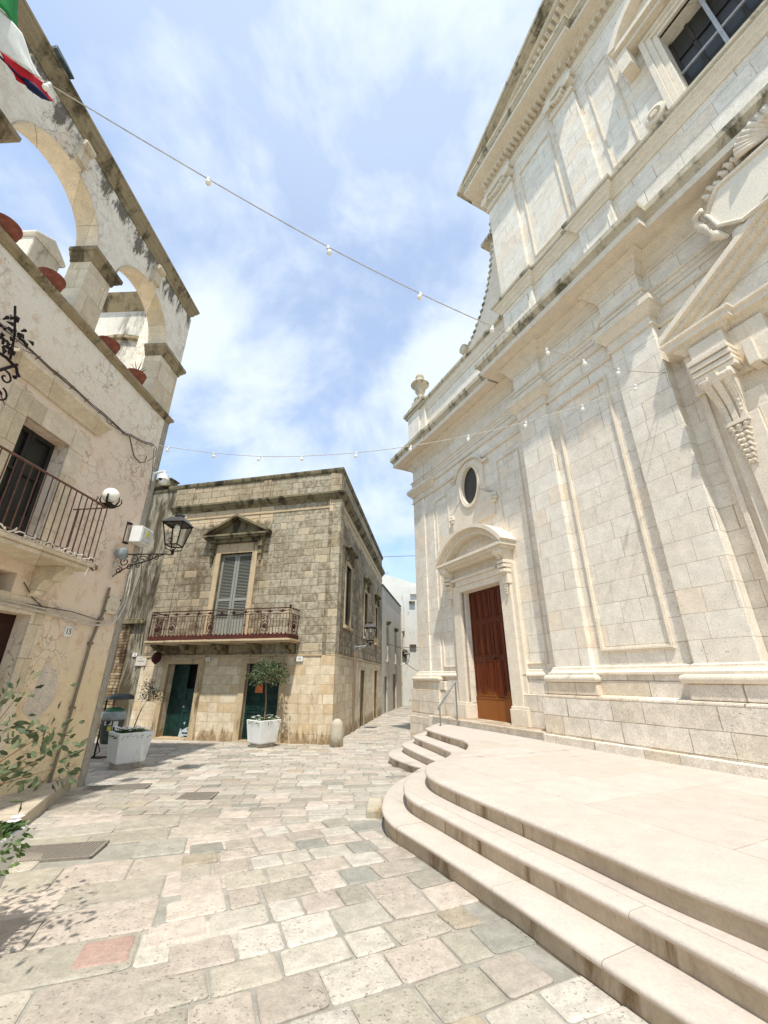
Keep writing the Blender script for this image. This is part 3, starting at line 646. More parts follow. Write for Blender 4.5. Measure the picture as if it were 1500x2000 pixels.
# upper entablature with dentils
UP = path_mirror([(.9, -.25), (.3, -.25), (.3, -1.28), (.4, -1.28), (.4, -2.85), (.3, -2.85), (.3, -3.52), (.4, -3.52)])
UPs = path_mirror([(1.2, -.25), (.3, -.25), (.3, -3.52), (.45, -3.52)])
m = MB(); m.sweep(UP, [(-.1, 16.03), (.02, 16.03), (.02, 16.12), (.04, 16.13), (.04, 16.22), (.07, 16.25), (-.1, 16.25)])
m.sweep(UP, [(-.1, 16.25), (.01, 16.25), (.01, 16.45), (.06, 16.5), (.1, 16.5), (.1, 16.52), (-.1, 16.52)]); m.build('upper_architrave', M['trim'], CR)
m = MB(); m.sweep(UPs, [(-.1, 16.521), (.2, 16.521), (.2, 16.6), (.5, 16.63), (.5, 16.76), (-.1, 16.76)]); m.build('upper_cornice', M['trim'], CR)
m = MB(); m.sweep(UPs, [(-.1, 16.761), (.52, 16.761), (.58, 16.85), (.6, 16.86), (.6, 16.95), (-.1, 17.03)]); m.build('upper_cornice_lip', M['lip'], CR)
m = MB(); u = -.3
while u > mir(-.3):
    x = .3 if (u > -3.55 or u < mir(-3.55)) else .42; m.box(x - .17, x + .05, u, u - .08, 16.53 - .09, 16.53); u -= .15
m.build('dentils', M['trim'], CR)
# raking gable
def rk(u, dz=0): return 17.2 + .42 * (-u if u > UC else -mir(u)) + dz
tri = [(.0, 17.0), (-.2, rk(-.2)), (UC, rk(UC)), (mir(-.2), rk(-.2)), (mir(.0), 17.0)]
m = MB(); m.prism_x([(-.2, 16.9), (-.2, rk(-.2, -.3)), (UC, rk(UC, -.3)), (mir(-.2), rk(-.2, -.3)), (mir(-.2), 16.9)], .45, 1.0); m.build('tympanum', M['church'], CR)
def rake(x0, z0, z1, mat, name, ov=.0):
    m = MB()
    for s in (0, 1):
        f = (lambda u: u) if s == 0 else mir
        a, b = .32 + ov, UC
        m.add([(x0, f(a), rk(a, z0)), (x0, f(b), rk(b, z0)), (x0, f(b), rk(b, z1)), (x0, f(a), rk(a, z1)), (1.2, f(a), rk(a, z0)), (1.2, f(b), rk(b, z0)), (1.2, f(b), rk(b, z1)), (1.2, f(a), rk(a, z1))],
              [(0, 1, 2, 3), (7, 6, 5, 4), (0, 4, 5, 1), (3, 2, 6, 7), (0, 3, 7, 4)])
    m.build(name, mat, CR)
rake(.2, -.5, -.35, M['trim'], 'raking_moulding'); rake(-.05, -.35, -.2, M['trim'], 'raking_cornice'); rake(-.24, -.2, -.1, M['lip'], 'raking_lip', .1); rake(-.3, -.1, .03, M['lip'], 'gable_coping', .16)
m = MB(); u = .2
while u > UC: 
    for f in (lambda q: q, mir): m.box(.02, .25, f(u), f(u - .08), rk(u, -.48), rk(u, -.4)); 
    u -= .15
m.build('raking_dentils', M['trim'], CR)
m = MB(); m.box(.35, .6, -1.55, -1.75, 17.2, 18.45); m.build('coping_block', M['lip'], CR)
# upper window with crossing bars, frame and hood
m = MB(); a, b = UC + .67, UC - .67
for x, e in ((.34, 0), (.3, .1), (.26, .2)):
    m.box(x, .45, a + e, a + e + .1, 11.3, 13.66 + e + .1); m.box(x, .45, b - e - .1, b - e, 11.3, 13.66 + e + .1); m.box(x, .45, b - e, a + e, 13.66 + e, 13.76 + e)
m.build('window_surround', M['trim'], CR, bevel=.008)
win = MB(); win.box(.72, .74, b, a, 11.4, 13.7); wo_ = win.build('window', M['glass'], CR)
m = MB(); m.box(.56, .62, UC - .03, UC + .03, 11.47, 13.66); m.box(.575, .605, b, a, 12.4, 12.45); m.build('glazing_bar', plain('painted_bar', (176, 176, 178), .5), wo_)
m = MB()
for y in (a - .02, UC + .33, UC - .33, b + .02): m.box(.69, .71, y - .03, y + .03, 11.47, 13.66)
for z in (11.95, 13.0): m.box(.69, .708, b, a, z, z + .05)
m.build('inner_frame', plain('dark_frame', (60, 52, 46), .6), wo_)
m = MB(); m.box(.0, .5, UC - 1.35, UC + 1.35, 14.1, 14.22); m.box(.1, .5, UC - 1.2, UC + 1.2, 13.98, 14.1)
n = 20
for i in range(n):
    a0, a1 = math.pi * (.12 + .76 * i / n), math.pi * (.12 + .76 * (i + 1) / n); r0, r1 = 1.34, 1.5
    f = lambda a_, r: (UC + r * math.cos(a_), 13.72 + r * math.sin(a_) * .95)
    p0, p1, q0, q1 = f(a0, r0), f(a1, r0), f(a0, r1), f(a1, r1)
    m.add([(-.04, *p0), (-.04, *p1), (-.04, *q1), (-.04, *q0), (.5, *p0), (.5, *p1), (.5, *q1), (.5, *q0)], [(0, 1, 2, 3), (7, 6, 5, 4), (0, 4, 5, 1), (3, 2, 6, 7), (0, 3, 7, 4), (1, 5, 6, 2)])
m.prism_x([(UC - 1.35, 14.2), (UC - .9, 14.75), (UC, 15.0), (UC + .9, 14.75), (UC + 1.35, 14.2)], .2, .5)
for s in (1, -1): m.box(.06, .45, UC + s * 1.1, UC + s * 1.32, 13.4, 13.99)
m.build('window_hood', M['trim'], CR, smooth=True, auto=35)
for s in (1, -1):
    m = MB(); m.lathe((.3, UC + s * 1.16, 11.72), [(.02, -.1), (.06, -.1), (.07, -.02), (.11, -.02), (.13, -.08), (.2, -.06), (.21, .0), (.2, .1)], 20, 'x'); m.build('scroll', M['trim'], CR, smooth=True, auto=35)
# wing parapet, pedestal and volute
PP = [(3, 5.3), (.5, 5.3), (.5, -.2)]
m = MB(); m.sweep(PP, [(-.1, 10.7), (.02, 10.7), (.03, 10.78), (.07, 10.84), (.08, 10.95), (.11, 11.0), (-.1, 11.0)]); m.build('parapet_moulding', M['trim'], CR)
m = MB(); m.sweep(PP, [(-.1, 11.001), (.13, 11.001), (.17, 11.06), (.17, 11.14), (-.3, 11.2)]); m.build('parapet_coping', M['lip'], CR)
m = MB(); m.box(.4, 1.1, 4.2, 5.4, 9.4, 10.98); m.box(.34, .6, 4.55, 5.36, 9.4, 10.98); m.build('corner_pedestal', M['church'], CR, bevel=.01)
m = MB(); m.box(.3, 1.2, 4.1, 5.5, 10.985, 11.1); m.box(.24, 1.26, 4.04, 5.56, 11.1, 11.24); m.box(.34, 1.05, 4.3, 5.36, 11.24, 11.42); m.box(.4, .9, 4.5, 5.16, 11.42, 11.62); m.build('pedestal_cap', M['lip'], CR, bevel=.02)
vol = [(-.4, 11), (3.3, 11), (3.2, 11.55), (2.75, 11.85), (2.2, 12.1), (1.75, 12.45), (1.3, 12.95), (.95, 13.5), (.7, 14.1), (.52, 14.8), (.42, 15.5), (.35, 16.4), (-.4, 16.4)]
m = MB(); m.prism_x(vol, .95, 1.4); m.build('volute', M['trim'], CR)
m = MB()
for i in range(2, len(vol) - 2):
    (y0, z0), (y1, z1) = vol[i], vol[i + 1]
    for k in range(3):
        t_ = k / 3; y, z = y0 + (y1 - y0) * t_, z0 + (z1 - z0) * t_
        m.box(.92, 1.43, y - .1, y + .02, z - .05, z + .045)
m.box(.8, 1.5, .3, .78, 15.35, 15.5); m.lathe((1.1, 2.28, 12.15), [(.02, -.3), (.17, -.28), (.2, 0), (.17, .28), (.02, .3)], 12, 'x')
m.build('volute_tiles', M['lip'], CR)
# door of the wing: threshold, leaf, surround, consoles, pediment
m = MB(); m.box(.1, .9, .02, 4.25, .3, .585); m.box(.06, .9, .0, 4.0, .56, .6); m.build('threshold', M['plinth'], CR, bevel=.015)
d = MB(); y0, y1, zb, zt = 1.18, 2.78, .6, 3.71; ym = (y0 + y1) / 2
d.box(.66, .72, y0, y1, zb, zt); dl = d.build('door', M['wood'], CR)
m = MB()
for a_, b_ in ((y0, ym - .006), (ym + .006, y1)):
    w_ = (b_ - a_); 
    m.box(.645, .67, a_, b_, zb, 1.06); m.box(.635, .67, a_, b_, 1.06, 1.09)
    for z0, z1 in ((1.12, 1.95), (2.05, 2.85), (2.95, 3.66)):
        for k in range(3):
            p0 = a_ + .035 + k * (w_ - .05) / 3; p1 = p0 + (w_ - .05) / 3 - .025
            m.box(.64, .67, p0, p0 + .03, z0, z1); m.box(.64, .67, p1 - .03, p1, z0, z1); m.box(.64, .67, p0 + .03, p1 - .03, z1 - .03, z1); m.box(.64, .67, p0 + .03, p1 - .03, z0, z0 + .03); m.box(.648, .67, p0 + .055, p1 - .055, z0 + .06, z1 - .06)
m.build('door_panel', M['wood'], dl, bevel=.006)
m = MB(); m.lathe((.6, ym - .08, 1.98), [(.012, 0), (.03, .0), (.03, .03), (.012, .05)], 12, 'x'); m.build('handle', M['iron'], dl)
m = MB()
for a_, b_ in ((.7, 1.17), (2.79, 3.24)):
    a_, b_ = sorted((a_, b_)); m.box(.42, .75, a_, b_, .95, 4.1); m.box(.36, .5, a_ + (.12 if a_ < 2 else .0), b_ - (.0 if a_ < 2 else .12), .95, 3.9)
    m.box(.3, .78, a_ - .02, b_ + .02, .6, .92); m.box(.33, .75, a_ - .01, b_ + .01, .92, .97)
m.box(.36, .75, 1.17, 2.79, 3.715, 3.88); m.box(.33, .75, 1.05, 2.92, 3.88, 4.03); m.box(.29, .75, 1.2, 3.1, 4.03, 4.1); m.box(.42, .75, .9, 3.1, 4.1, 4.42)
for z in (3.86, 3.98, 4.08): m.box(.2, .75, .78, 1.02, z, z + .07); m.box(.2, .75, 3.1, 3.34, z, z + .07)
m.box(.3, .75, .8, 1.0, 3.6, 4.42); m.box(.3, .75, 3.12, 3.32, 3.6, 4.42)
m.build('door_surround', M['trim'], CR, bevel=.008)
def console(yc, w, zt, h, x0, name='console'):
    m = MB(); n = 14
    for i in range(n):
        t0, t1 = i / n, (i + 1) / n
        def xf(t): return x0 - .2 * (1 - t) ** .8 - .05 * math.cos(t * 5)
        def wf(t): return w * (1 - .38 * t) / 2
        z0, z1 = zt - h * t0, zt - h * t1
        for s in (-1, 0, 1):
            a0, a1 = yc + s * wf(t0) * .66 - wf(t0) * .24, yc + s * wf(t0) * .66 + wf(t0) * .24
            b0, b1 = yc + s * wf(t1) * .66 - wf(t1) * .24, yc + s * wf(t1) * .66 + wf(t1) * .24; dd = 0 if s else -.02
            m.add([(xf(t0) + dd, a0, z0), (xf(t0) + dd, a1, z0), (xf(t1) + dd, b1, z1), (xf(t1) + dd, b0, z1), (x0 + .2, a0, z0), (x0 + .2, a1, z0), (x0 + .2, b1, z1), (x0 + .2, b0, z1)], [(0, 3, 2, 1), (0, 4, 7, 3), (1, 2, 6, 5), (0, 1, 5, 4), (3, 7, 6, 2)])
        m.add([(xf(t0) + .03, yc - wf(t0), z0), (xf(t0) + .03, yc + wf(t0), z0), (xf(t1) + .03, yc + wf(t1), z1), (xf(t1) + .03, yc - wf(t1), z1), (x0 + .2, yc - wf(t0), z0), (x0 + .2, yc + wf(t0), z0), (x0 + .2, yc + wf(t1), z1), (x0 + .2, yc - wf(t1), z1)], [(0, 3, 2, 1), (0, 4, 7, 3), (1, 2, 6, 5)])
    for k in range(8):
        t = .12 + k * .1
        for s in (-.33, .33): m.lathe((x0 - .2 * (1 - t) ** .8 - .05 * math.cos(t * 5) - .0, yc + s * w * (1 - .38 * t), zt - h * t), [(.005, -.02), (w * .06, -.01), (w * .07, .03)], 7, 'x')
    m.lathe((x0 - .17, yc - w / 2 - .01, zt - .07), [(.01, 0), (.06, 0), (.075, .02), (.075, w), (.06, w + .02), (.01, w + .02)], 14, 'y')
    m.box(x0 - .06, x0 + .15, yc - w * .36, yc + w * .36, zt - h - .05, zt - h)
    for k in range(3): m.lathe((x0 - .03, yc + (k - 1) * w * .22, zt - h - .085), [(.01, -.03), (w * .1, 0), (.01, .05)], 8, 'x')
    # hanging foliage drop
    for k in range(7):
        z = zt - h - .14 - k * h * .11; ww = w * (.3 - .03 * k)
        for s in (-1, 1): m.tube([(x0 + .02, yc, z + .03), (x0 - .03, yc + s * ww * .6, z + .01), (x0 - .005, yc + s * ww, z - .035 * (1 + w))], [.012 + w * .03, .012 + w * .03, .006], 5)
        m.lathe((x0 - .02, yc, z), [(.005, -.02), (w * .09, 0), (.01, .03)], 7, 'x')
    m.build(name, M['trim'], CR, smooth=True, auto=45)
console(.9, .26, 4.42, .55, .34); console(3.22, .26, 4.42, .55, .34)
# segmental pediment
m = MB(); yc, half = 2.05, 1.38; zb = 4.42; rise = .7; rad = (half ** 2 + rise ** 2) / (2 * rise); a0 = math.asin(half / rad); zc = zb + rise - rad
m.box(.1, .6, yc - half + .02, yc + half - .02, zb, zb + .07); m.box(.04, .6, yc - half - .03, yc + half + .03, zb + .07, zb + .14); m.box(.2, .6, yc - half + .12, yc + half - .12, zb - .07, zb)
n = 28
for i in range(n):
    t0, t1 = -a0 + 2 * a0 * i / n, -a0 + 2 * a0 * (i + 1) / n
    for r0, r1, x in ((rad - .16, rad - .05, .18), (rad - .05, rad + .0, .12), (rad, rad + .1, .03)):
        f = lambda t, r: (yc + r * math.sin(t), zc + .14 + r * math.cos(t))
        p0, p1, q0, q1 = f(t0, r0), f(t1, r0), f(t0, r1), f(t1, r1)
        fs = [(0, 1, 2, 3), (7, 6, 5, 4), (0, 4, 5, 1), (3, 2, 6, 7)]
        if i == 0: fs.append((0, 3, 7, 4))
        if i == n - 1: fs.append((1, 5, 6, 2))
        m.add([(x, *p0), (x, *p1), (x, *q1), (x, *q0), (.6, *p0), (.6, *p1), (.6, *q1), (.6, *q0)], fs)
m.build('segmental_pediment', M['trim'], CR, smooth=True, auto=30)
m = MB(); pts = [(yc - half + .1, zb + .14)] + [(yc + (rad - .1) * math.sin(-a0 + 2 * a0 * i / 16), zc + .14 + (rad - .1) * math.cos(-a0 + 2 * a0 * i / 16)) for i in range(17)] + [(yc + half - .1, zb + .14)]
m.prism_x(pts, .46, .56); m.build('pediment_field', M['church'], CR)
# oval window: glass, rim, shaped field with eyebrow and rosettes
m = MB(); n = 48
def ring(m, rx0, rz0, rx1, rz1, x0, x1, c=oc):
    for i in range(n):
        a_, b_ = 2 * math.pi * i / n, 2 * math.pi * (i + 1) / n
        f = lambda t, rx, rz: (c[0] + rx * math.cos(t), c[1] + rz * math.sin(t))
        p0, p1, q0, q1 = f(a_, rx0, rz0), f(b_, rx0, rz0), f(a_, rx1, rz1), f(b_, rx1, rz1)
        m.add([(x0, *p0), (x0, *p1), (x0, *q1), (x0, *q0), (x1, *p0), (x1, *p1), (x1, *q1), (x1, *q0)], [(0, 1, 2, 3), (0, 4, 5, 1), (3, 2, 6, 7)])
ring(m, .37, .58, .42, .64, .44, .6); ring(m, .42, .64, .46, .69, .42, .6); m.build('oval_rim', M['trim'], CR, smooth=True, auto=40)
m = MB(); pts = [(.56, oc[0] + .385 * math.cos(2 * math.pi * i / n), oc[1] + .6 * math.sin(2 * math.pi * i / n)) for i in range(n)]
m.add(pts + [(.58, q[1], q[2]) for q in pts], [tuple(range(n)), tuple(range(n, 2 * n))[::-1]] + [(i, (i + 1) % n, (i + 1) % n + n, i + n) for i in range(n)]); m.build('oval_window', plain('oval_mesh', (66, 60, 50), .5, sc=120), CR)
m = MB(); X = .47
def ring2(poly_out, m, X):   # field from oval rim out to a closed outline around it
    k = len(poly_out)
    ins = []
    for q in poly_out: t = math.atan2((q[1] - oc[1]) / .66, (q[0] - oc[0]) / .44); ins.append((oc[0] + .44 * math.cos(t), oc[1] + .66 * math.sin(t)))
    m.add([(X, *q) for q in poly_out] + [(X, *q) for q in ins] + [(X + .08, *q) for q in poly_out], [(i, (i + 1) % k, (i + 1) % k + k, i + k) for i in range(k)] + [(i, i + 2 * k, (i + 1) % k + 2 * k, (i + 1) % k) for i in range(k)])
out = [(oc[0] + .62 * math.cos(math.pi * i / 14), 7.16 + .36 * math.sin(math.pi * i / 14)) for i in range(15)]
out += [(oc[0] - .62, 6.9), (oc[0] - .62, 6.5), (oc[0] - .66, 6.25), (oc[0] - .8, 6.15), (oc[0] - 1.0, 6.12), (oc[0] - 1.05, 6.0), (oc[0] - .95, 5.88), (oc[0] - .92, 5.5), (oc[0] - .5, 5.5), (oc[0], 5.5), (oc[0] + .5, 5.5), (oc[0] + .92, 5.5), (oc[0] + .95, 5.88), (oc[0] + 1.05, 6.0), (oc[0] + 1.0, 6.12), (oc[0] + .8, 6.15), (oc[0] + .66, 6.25), (oc[0] + .62, 6.5), (oc[0] + .62, 6.9)]
ring2(out, m, X); m.build('oval_field', M['trim'], CR)
eb = MB(); eb.tube([(.44, oc[0] + .86, 7.17), (.44, oc[0] + .64, 7.19)] + [(.44, oc[0] + .62 * math.cos(math.pi * i / 16), 7.2 + .36 * math.sin(math.pi * i / 16)) for i in range(17)] + [(.44, oc[0] - .64, 7.19), (.44, oc[0] - .86, 7.17)], .045, 8); eb.build('eyebrow_moulding', M['trim'], CR, smooth=True)
for yy in (oc[0] + .95, oc[0] - .95):
    m = MB(); z = 5.95
    for k in range(6): a_ = k * math.pi / 3; m.lathe((.45, yy + .075 * math.cos(a_), z + .09 * math.sin(a_)), [(.05, .06), (.05, 0), (.035, -.025), (.005, -.03)], 9, 'x')
    m.lathe((.44, yy, z), [(.04, .05), (.04, -.02), (.015, -.05)], 9, 'x'); m.build('rosette', M['trim'], CR, smooth=True)
# main portal ---------------------------------------------------
m = MB()
for f in (lambda u: u, mir):
    for q in ((.3, .5, -3.86, -4.75, 5.6), (.26, .5, -3.9, -3.97, 5.6), (.22, .5, -4.06, -4.62, 5.3), (.16, .5, -4.2, -4.5, 4.95)): m.box(q[0], q[1], f(q[2]), f(q[3]), .45, q[4])
    m.box(.12, .5, f(-4.0), f(-4.7), .45, .95)
    for k, z in enumerate((5.66, 5.75, 5.85, 5.95)): m.box(.0 - .02 * k, .5, f(-3.98 + .0 * k), f(-4.52), z, z + .085)
    m.box(.06, .5, f(-4.02), f(-4.48), 6.03, 6.34); m.box(.22, .5, f(-3.86), f(-4.9), 5.6, 6.34)
    m.box(.05, .5, f(-4.62), f(-4.75), 5.55, 5.95)
m.box(.2, .5, mir(-4.5), -4.5, 4.6, 5.0); m.box(.12, .5, mir(-4.72), -4.72, 5.55, 5.95); m.box(.3, .5, mir(-4.7), -4.7, 5.0, 5.55)
m.build('portal_surround', M['trim'], CR, bevel=.01)
console(-4.25, .4, 5.64, .75, .16); console(mir(-4.25), .4, 5.64, .75, .16)
pr = [(-.1, 6.34), (.03, 6.34), (.06, 6.38), (.12, 6.42), (.13, 6.46), (.2, 6.47), (.2, 6.55), (.24, 6.58), (.24, 6.62), (-.1, 6.62)]
pp = path_mirror([(.45, -3.94), (.2, -3.94), (.2, -4.45), (.34, -4.45)])
m = MB(); m.sweep(pp, pr); m.build('portal_cornice', M['trim'], CR, smooth=True, auto=25)
m = MB()
for f in (lambda u: u, mir):
    for x0, d0, d1 in ((.16, -.05, .08), (.06, .08, .17), (-.02, .17, .28)):
        a_, b_ = -3.7, UC; z = lambda u: 6.5 + .585 * (-3.7 - u)
        m.add([(x0, f(a_), z(a_) + d0), (x0, f(b_), z(b_) + d0), (x0, f(b_), z(b_) + d1), (x0, f(a_), z(a_) + d1), (.5, f(a_), z(a_) + d0), (.5, f(b_), z(b_) + d0), (.5, f(b_), z(b_) + d1), (.5, f(a_), z(a_) + d1)], [(0, 1, 2, 3), (7, 6, 5, 4), (0, 4, 5, 1), (3, 2, 6, 7), (0, 3, 7, 4)])
m.build('portal_pediment', M['trim'], CR)
m = MB(); m.prism_x([(-3.95, 6.55), (UC, 7.78), (mir(-3.95), 6.55)], .3, .5); m.build('portal_tympanum', M['church'], CR)
d = MB(); d.box(.75, .85, UC - 1, UC + 1, .45, 4.6)
for s in (-1, 1):
    for z0, z1 in ((.6, 1.6), (1.75, 3.0), (3.15, 4.4)): d.box(.72, .76, UC + s * .12, UC + s * .88, z0, z1)
d.build('portal_door', M['wood'], CR, bevel=.02)
# inscribed tablet without lettering, scrolls and shell
m = MB(); tb = [(-4.86, 8.3), (-5.1, 8.62), (mir(-5.1), 8.62), (mir(-4.86), 8.3), (mir(-4.95), 7.95), (mir(-5.2), 7.72), (-5.2, 7.72), (-4.95, 7.95)]
m.prism_x(tb[::-1], -.02, .3); m.build('tablet', M['tablet'], CR, bevel=.02)
m = MB(); m.tube([(-.03, *q) for q in tb] + [(-.03, *tb[0])], .035, 8)
for s in (0, 1):
    f = (lambda u: u) if s == 0 else mir
    m.tube([(.05, f(-4.98), 7.7), (.0, f(-4.86), 7.85), (.0, f(-4.78), 8.1), (.02, f(-4.72), 8.3), (-.02, f(-4.74), 8.42), (-.05, f(-4.84), 8.42), (-.05, f(-4.86), 8.34)], [.03, .08, .07, .06, .055, .05, .03], 8)
    for k in range(9): y = -4.95 - .09 * k; z = 8.58 + .05 * k + .04 * math.sin(k * 2.2); m.tube([(.1, f(y), z - .05), (.0, f(y - .02), z + .03), (-.02, f(y + .03), z + .1), (0, f(y + .06), z + .07)], [.05, .05, .035, .015], 6)
m.lathe((.1, -5.12, 7.62), [(.02, -.12), (.1, -.1), (.14, 0), (.08, .1)], 12, 'x')
m.build('tablet_scrolls', M['trim'], CR, smooth=True)
m = MB(); c0 = (UC, 8.75)
for k in range(15):
    a_ = math.pi * k / 14; m.tube([(.05, c0[0], c0[1]), (-.08, c0[0] + .3 * math.cos(a_), c0[1] + .24 * math.sin(a_)), (-.12, c0[0] + .46 * math.cos(a_), c0[1] + .36 * math.sin(a_))], [.02, .045, .06], 6)
m.build('shell_ornament', M['trim'], CR, smooth=True)
# urn on the wing
U = Matrix.Rotation(R(25.9), 4, 'Z') @ Vector((.64, 4.84, 0)); ur = empty('stone_urn', (2.98 + U.x, 8.58 + U.y, 11.62), 0, 'weathered stone urn with wide rim on the church corner pedestal', 'urn')
m = MB(); m.lathe((0, 0, 0), [(.26, 0), (.26, .07), (.18, .1), (.11, .2), (.12, .32), (.19, .42), (.21, .52), (.21, .64), (.25, .7)], 24); m.build('bowl', M['lip'], ur, smooth=True, auto=40)
m = MB(); m.lathe((0, 0, .7), [(.25, 0), (.33, .03), (.37, .08), (.35, .12), (.25, .16), (.15, .2)], 28); m.build('rim', M['lip'], ur, smooth=True, auto=40)
m = MB(); m.lathe((0, 0, .9), [(.18, 0), (.16, .12), (.15, .2), (.17, .24), (.16, .3), (.12, .38), (.05, .46), (.01, .5)], 20); m.build('lid', M['lip'], ur, smooth=True, auto=40)
# handrail beside the far flight
hr = empty('handrail', (1.6, 11.15, .45), 0, 'short sloping steel handrail at the far flight of church steps', 'handrail')
m = MB(); m.tube([(.2, 0, 0), (.2, 0, 1.0)], .02, 8); m.build('post', M['galv'], hr, smooth=True, auto=40)
m = MB(); m.tube([(-.22, 0, -.02), (-.22, 0, .44)], .02, 8); m.build('post', M['galv'], hr, smooth=True, auto=40)
m = MB(); m.tube([(.26, 0, .97), (.2, 0, 1.0), (-.22, 0, .44), (-.27, 0, .36)], .024, 8); m.build('rail', M['galv'], hr, smooth=True, auto=40)
# ================================================================ LEFT HOUSE (pink, with roof arcade)
LX = R(-2.4); LO = Vector((-4.96, 7.88, 0))
LM = Matrix.Translation(LO) @ Matrix.Rotation(LX, 4, 'Z')
def lw(o, u, z): return LM @ Vector((o, u, z))
LHo = empty('pink_house', LO, LX, 'pink plastered house with balcony and open arcade on its roof', 'house')
m = MB(); m.slab_holes(-.6, 0, -14, 0, -.4, 6.93, [(-3.05, -2.24, 3.2, 4.99), (-2.95, -1.95, -.4, 2.37), (-2.75, -2.36, 2.62, 2.88), (-8.6, -7.6, 3.2, 5.0), (-8.6, -7.5, -.4, 2.4)])
m.build('wall', M['plaster'], LHo)
m = MB(); m.box(-9, -.6, -14, -.02, -.4, 6.9); m.build('rear_wall', M['plaster'], LHo)
m = MB(); m.box(-.02, .012, -.12, .012, -.1, 7.0); m.build('corner_strip', plain('grey_strip', (170, 162, 146), .8), LHo)
m = MB(); m.sweep([(0, -14), (0, -.0), (-9, -.0)], [(-.2, 6.93), (.03, 6.93), (.04, 6.97), (.08, 7.0), (.09, 7.06), (-.2, 7.12)]); m.build('ledge', M['lledge'], LHo)
# sweep direction: outward must be +x, so mirror by using the reversed path
LHo.children[-1].hide_render = False
def lsweep(m, path, prof): return m.sweep(path, prof)
# arcade: piers, capitals, arches, top cornice
bays = []
edges = [(-.72, 0.0)] + [(-2.95 - 2.23 * k, -2.45 - 2.23 * k) for k in range(5)]
for a, b in edges: m = MB(); m.box(-.4, -.02, a, b, 7.0, 8.3); m.build('pier', M['ltrim'], LHo, bevel=.01)
m = MB()
for a, b in edges: m.box(-.4, -.02, a, b, 8.56, 10.1)
for (a, b), (c, d) in zip(edges[1:], edges[:-1]):
    yc = (b + c) / 2; r = (c - b) / 2; m.arch_x(-.4, -.02, yc, r, 8.56, 10.1, 22)
m.build('arcade_wall', M['arcade'], LHo)
for (a, b), (c, d) in zip(edges[1:], edges[:-1]):   # arch soffit lining
    m = MB(); yc = (b + c) / 2; r = (c - b) / 2; n = 22
    for i in range(n):
        t0, t1 = math.pi * i / n, math.pi * (i + 1) / n
        p = lambda t, q: (yc - q * math.cos(t), 8.56 + q * math.sin(t))
        m.add([(-.405, *p(t0, r)), (-.405, *p(t1, r)), (-.405, *p(t1, r - .02)), (-.405, *p(t0, r - .02)), (-.01, *p(t0, r)), (-.01, *p(t1, r)), (-.01, *p(t1, r - .02)), (-.01, *p(t0, r - .02))], [(0, 1, 2, 3), (7, 6, 5, 4), (3, 2, 6, 7)])
    m.build('arch_soffit', M['ltrim'], LHo)
for a, b in edges:
    m = MB(); m.sweep([(-.4, a), (-.02, a), (-.02, b), (-.4, b)], [(-.1, 8.27), (.02, 8.27), (.03, 8.33), (.07, 8.38), (.08, 8.43), (.11, 8.44), (.11, 8.52), (-.1, 8.555)])
    m.build('pier_capital', M['lledge'], LHo)
m = MB(); m.sweep([(-.02, -14), (-.02, -.1), (-2.2, -.1)], [(-.2, 10.08), (.02, 10.08), (.03, 10.13), (.07, 10.17), (.08, 10.23), (.12, 10.28), (.13, 10.34), (.15, 10.35), (.15, 10.4), (-.5, 10.46)]); m.build('top_cornice', M['lledge'], LHo)
m = MB(); m.box(-.9, -.5, -.45, -.0, 7.0, 10.1); m.build('corner_return', M['arcade'], LHo)
for y in (-1.57, -3.8, -6.03):
    m = MB(); z = 9.5
    m.box(-.05, .1, y - .1, y + .1, z, z + .3); m.box(-.05, .06, y - .08, y + .08, z - .12, z)
    for s in (0,): m.lathe((.1, y - .11, z + .34), [(.01, 0), (.07, 0), (.08, .02), (.08, .2), (.07, .22), (.01, .22)], 14, 'y')
    m.lathe((.07, y - .1, z - .02), [(.01, 0), (.045, 0), (.045, .2), (.01, .2)], 12, 'y')
    m.build('scroll_keystone', M['ltrim'], LHo, smooth=True, auto=40)
# balcony window, its surround and hood
m = MB(); m.box(-.32, -.27, -3.05, -2.24, 3.2, 4.99); wd = m.build('window', M['glass'], LHo)
m = MB()
for a, b in ((-3.05, -2.65), (-2.645, -2.24)):
    m.box(-.28, -.22, a, a + .06, 3.2, 4.99); m.box(-.28, -.22, b - .06, b, 3.2, 4.99); m.box(-.28, -.22, a + .06, b - .06, 4.92, 4.99); m.box(-.28, -.22, a + .06, b - .06, 3.2, 3.75); m.box(-.28, -.225, a + .06, b - .06, 4.3, 4.34)
m.build('window_frame', plain('dark_window_frame', (44, 42, 40), .5), wd)
m = MB(); m.box(-.02, .03, -3.37, -3.05, 3.2, 5.3); m.box(-.02, .03, -2.24, -1.93, 3.2, 5.3); m.box(-.02, .03, -3.05, -2.24, 4.99, 5.3); m.build('window_surround', M['ltrim'], LHo, bevel=.008)
m = MB(); m.sweep([(-.02, -3.42), (.0, -3.42), (.0, -1.85), (-.02, -1.85)], [(-.02, 5.45), (.04, 5.45), (.06, 5.5), (.12, 5.56), (.13, 5.61), (.17, 5.64), (.17, 5.7), (-.02, 5.74)]); m.build('window_hood', M['ltrim'], LHo)
m = MB(); m.box(-.5, -.45, -2.75, -2.36, 2.62, 2.88); m.build('transom_opening', M['dark'], LHo)
m = MB(); m.box(-.25, -.2, -2.95, -1.95, -.4, 2.37)
for z0, z1 in ((.3, 1.0), (1.1, 1.7), (1.8, 2.25)):
    for a, b in ((-2.85, -2.5), (-2.4, -2.03)): m.box(-.21, -.185, a, b, z0, z1)
m.build('door', M['maroon'], LHo, bevel=.006)
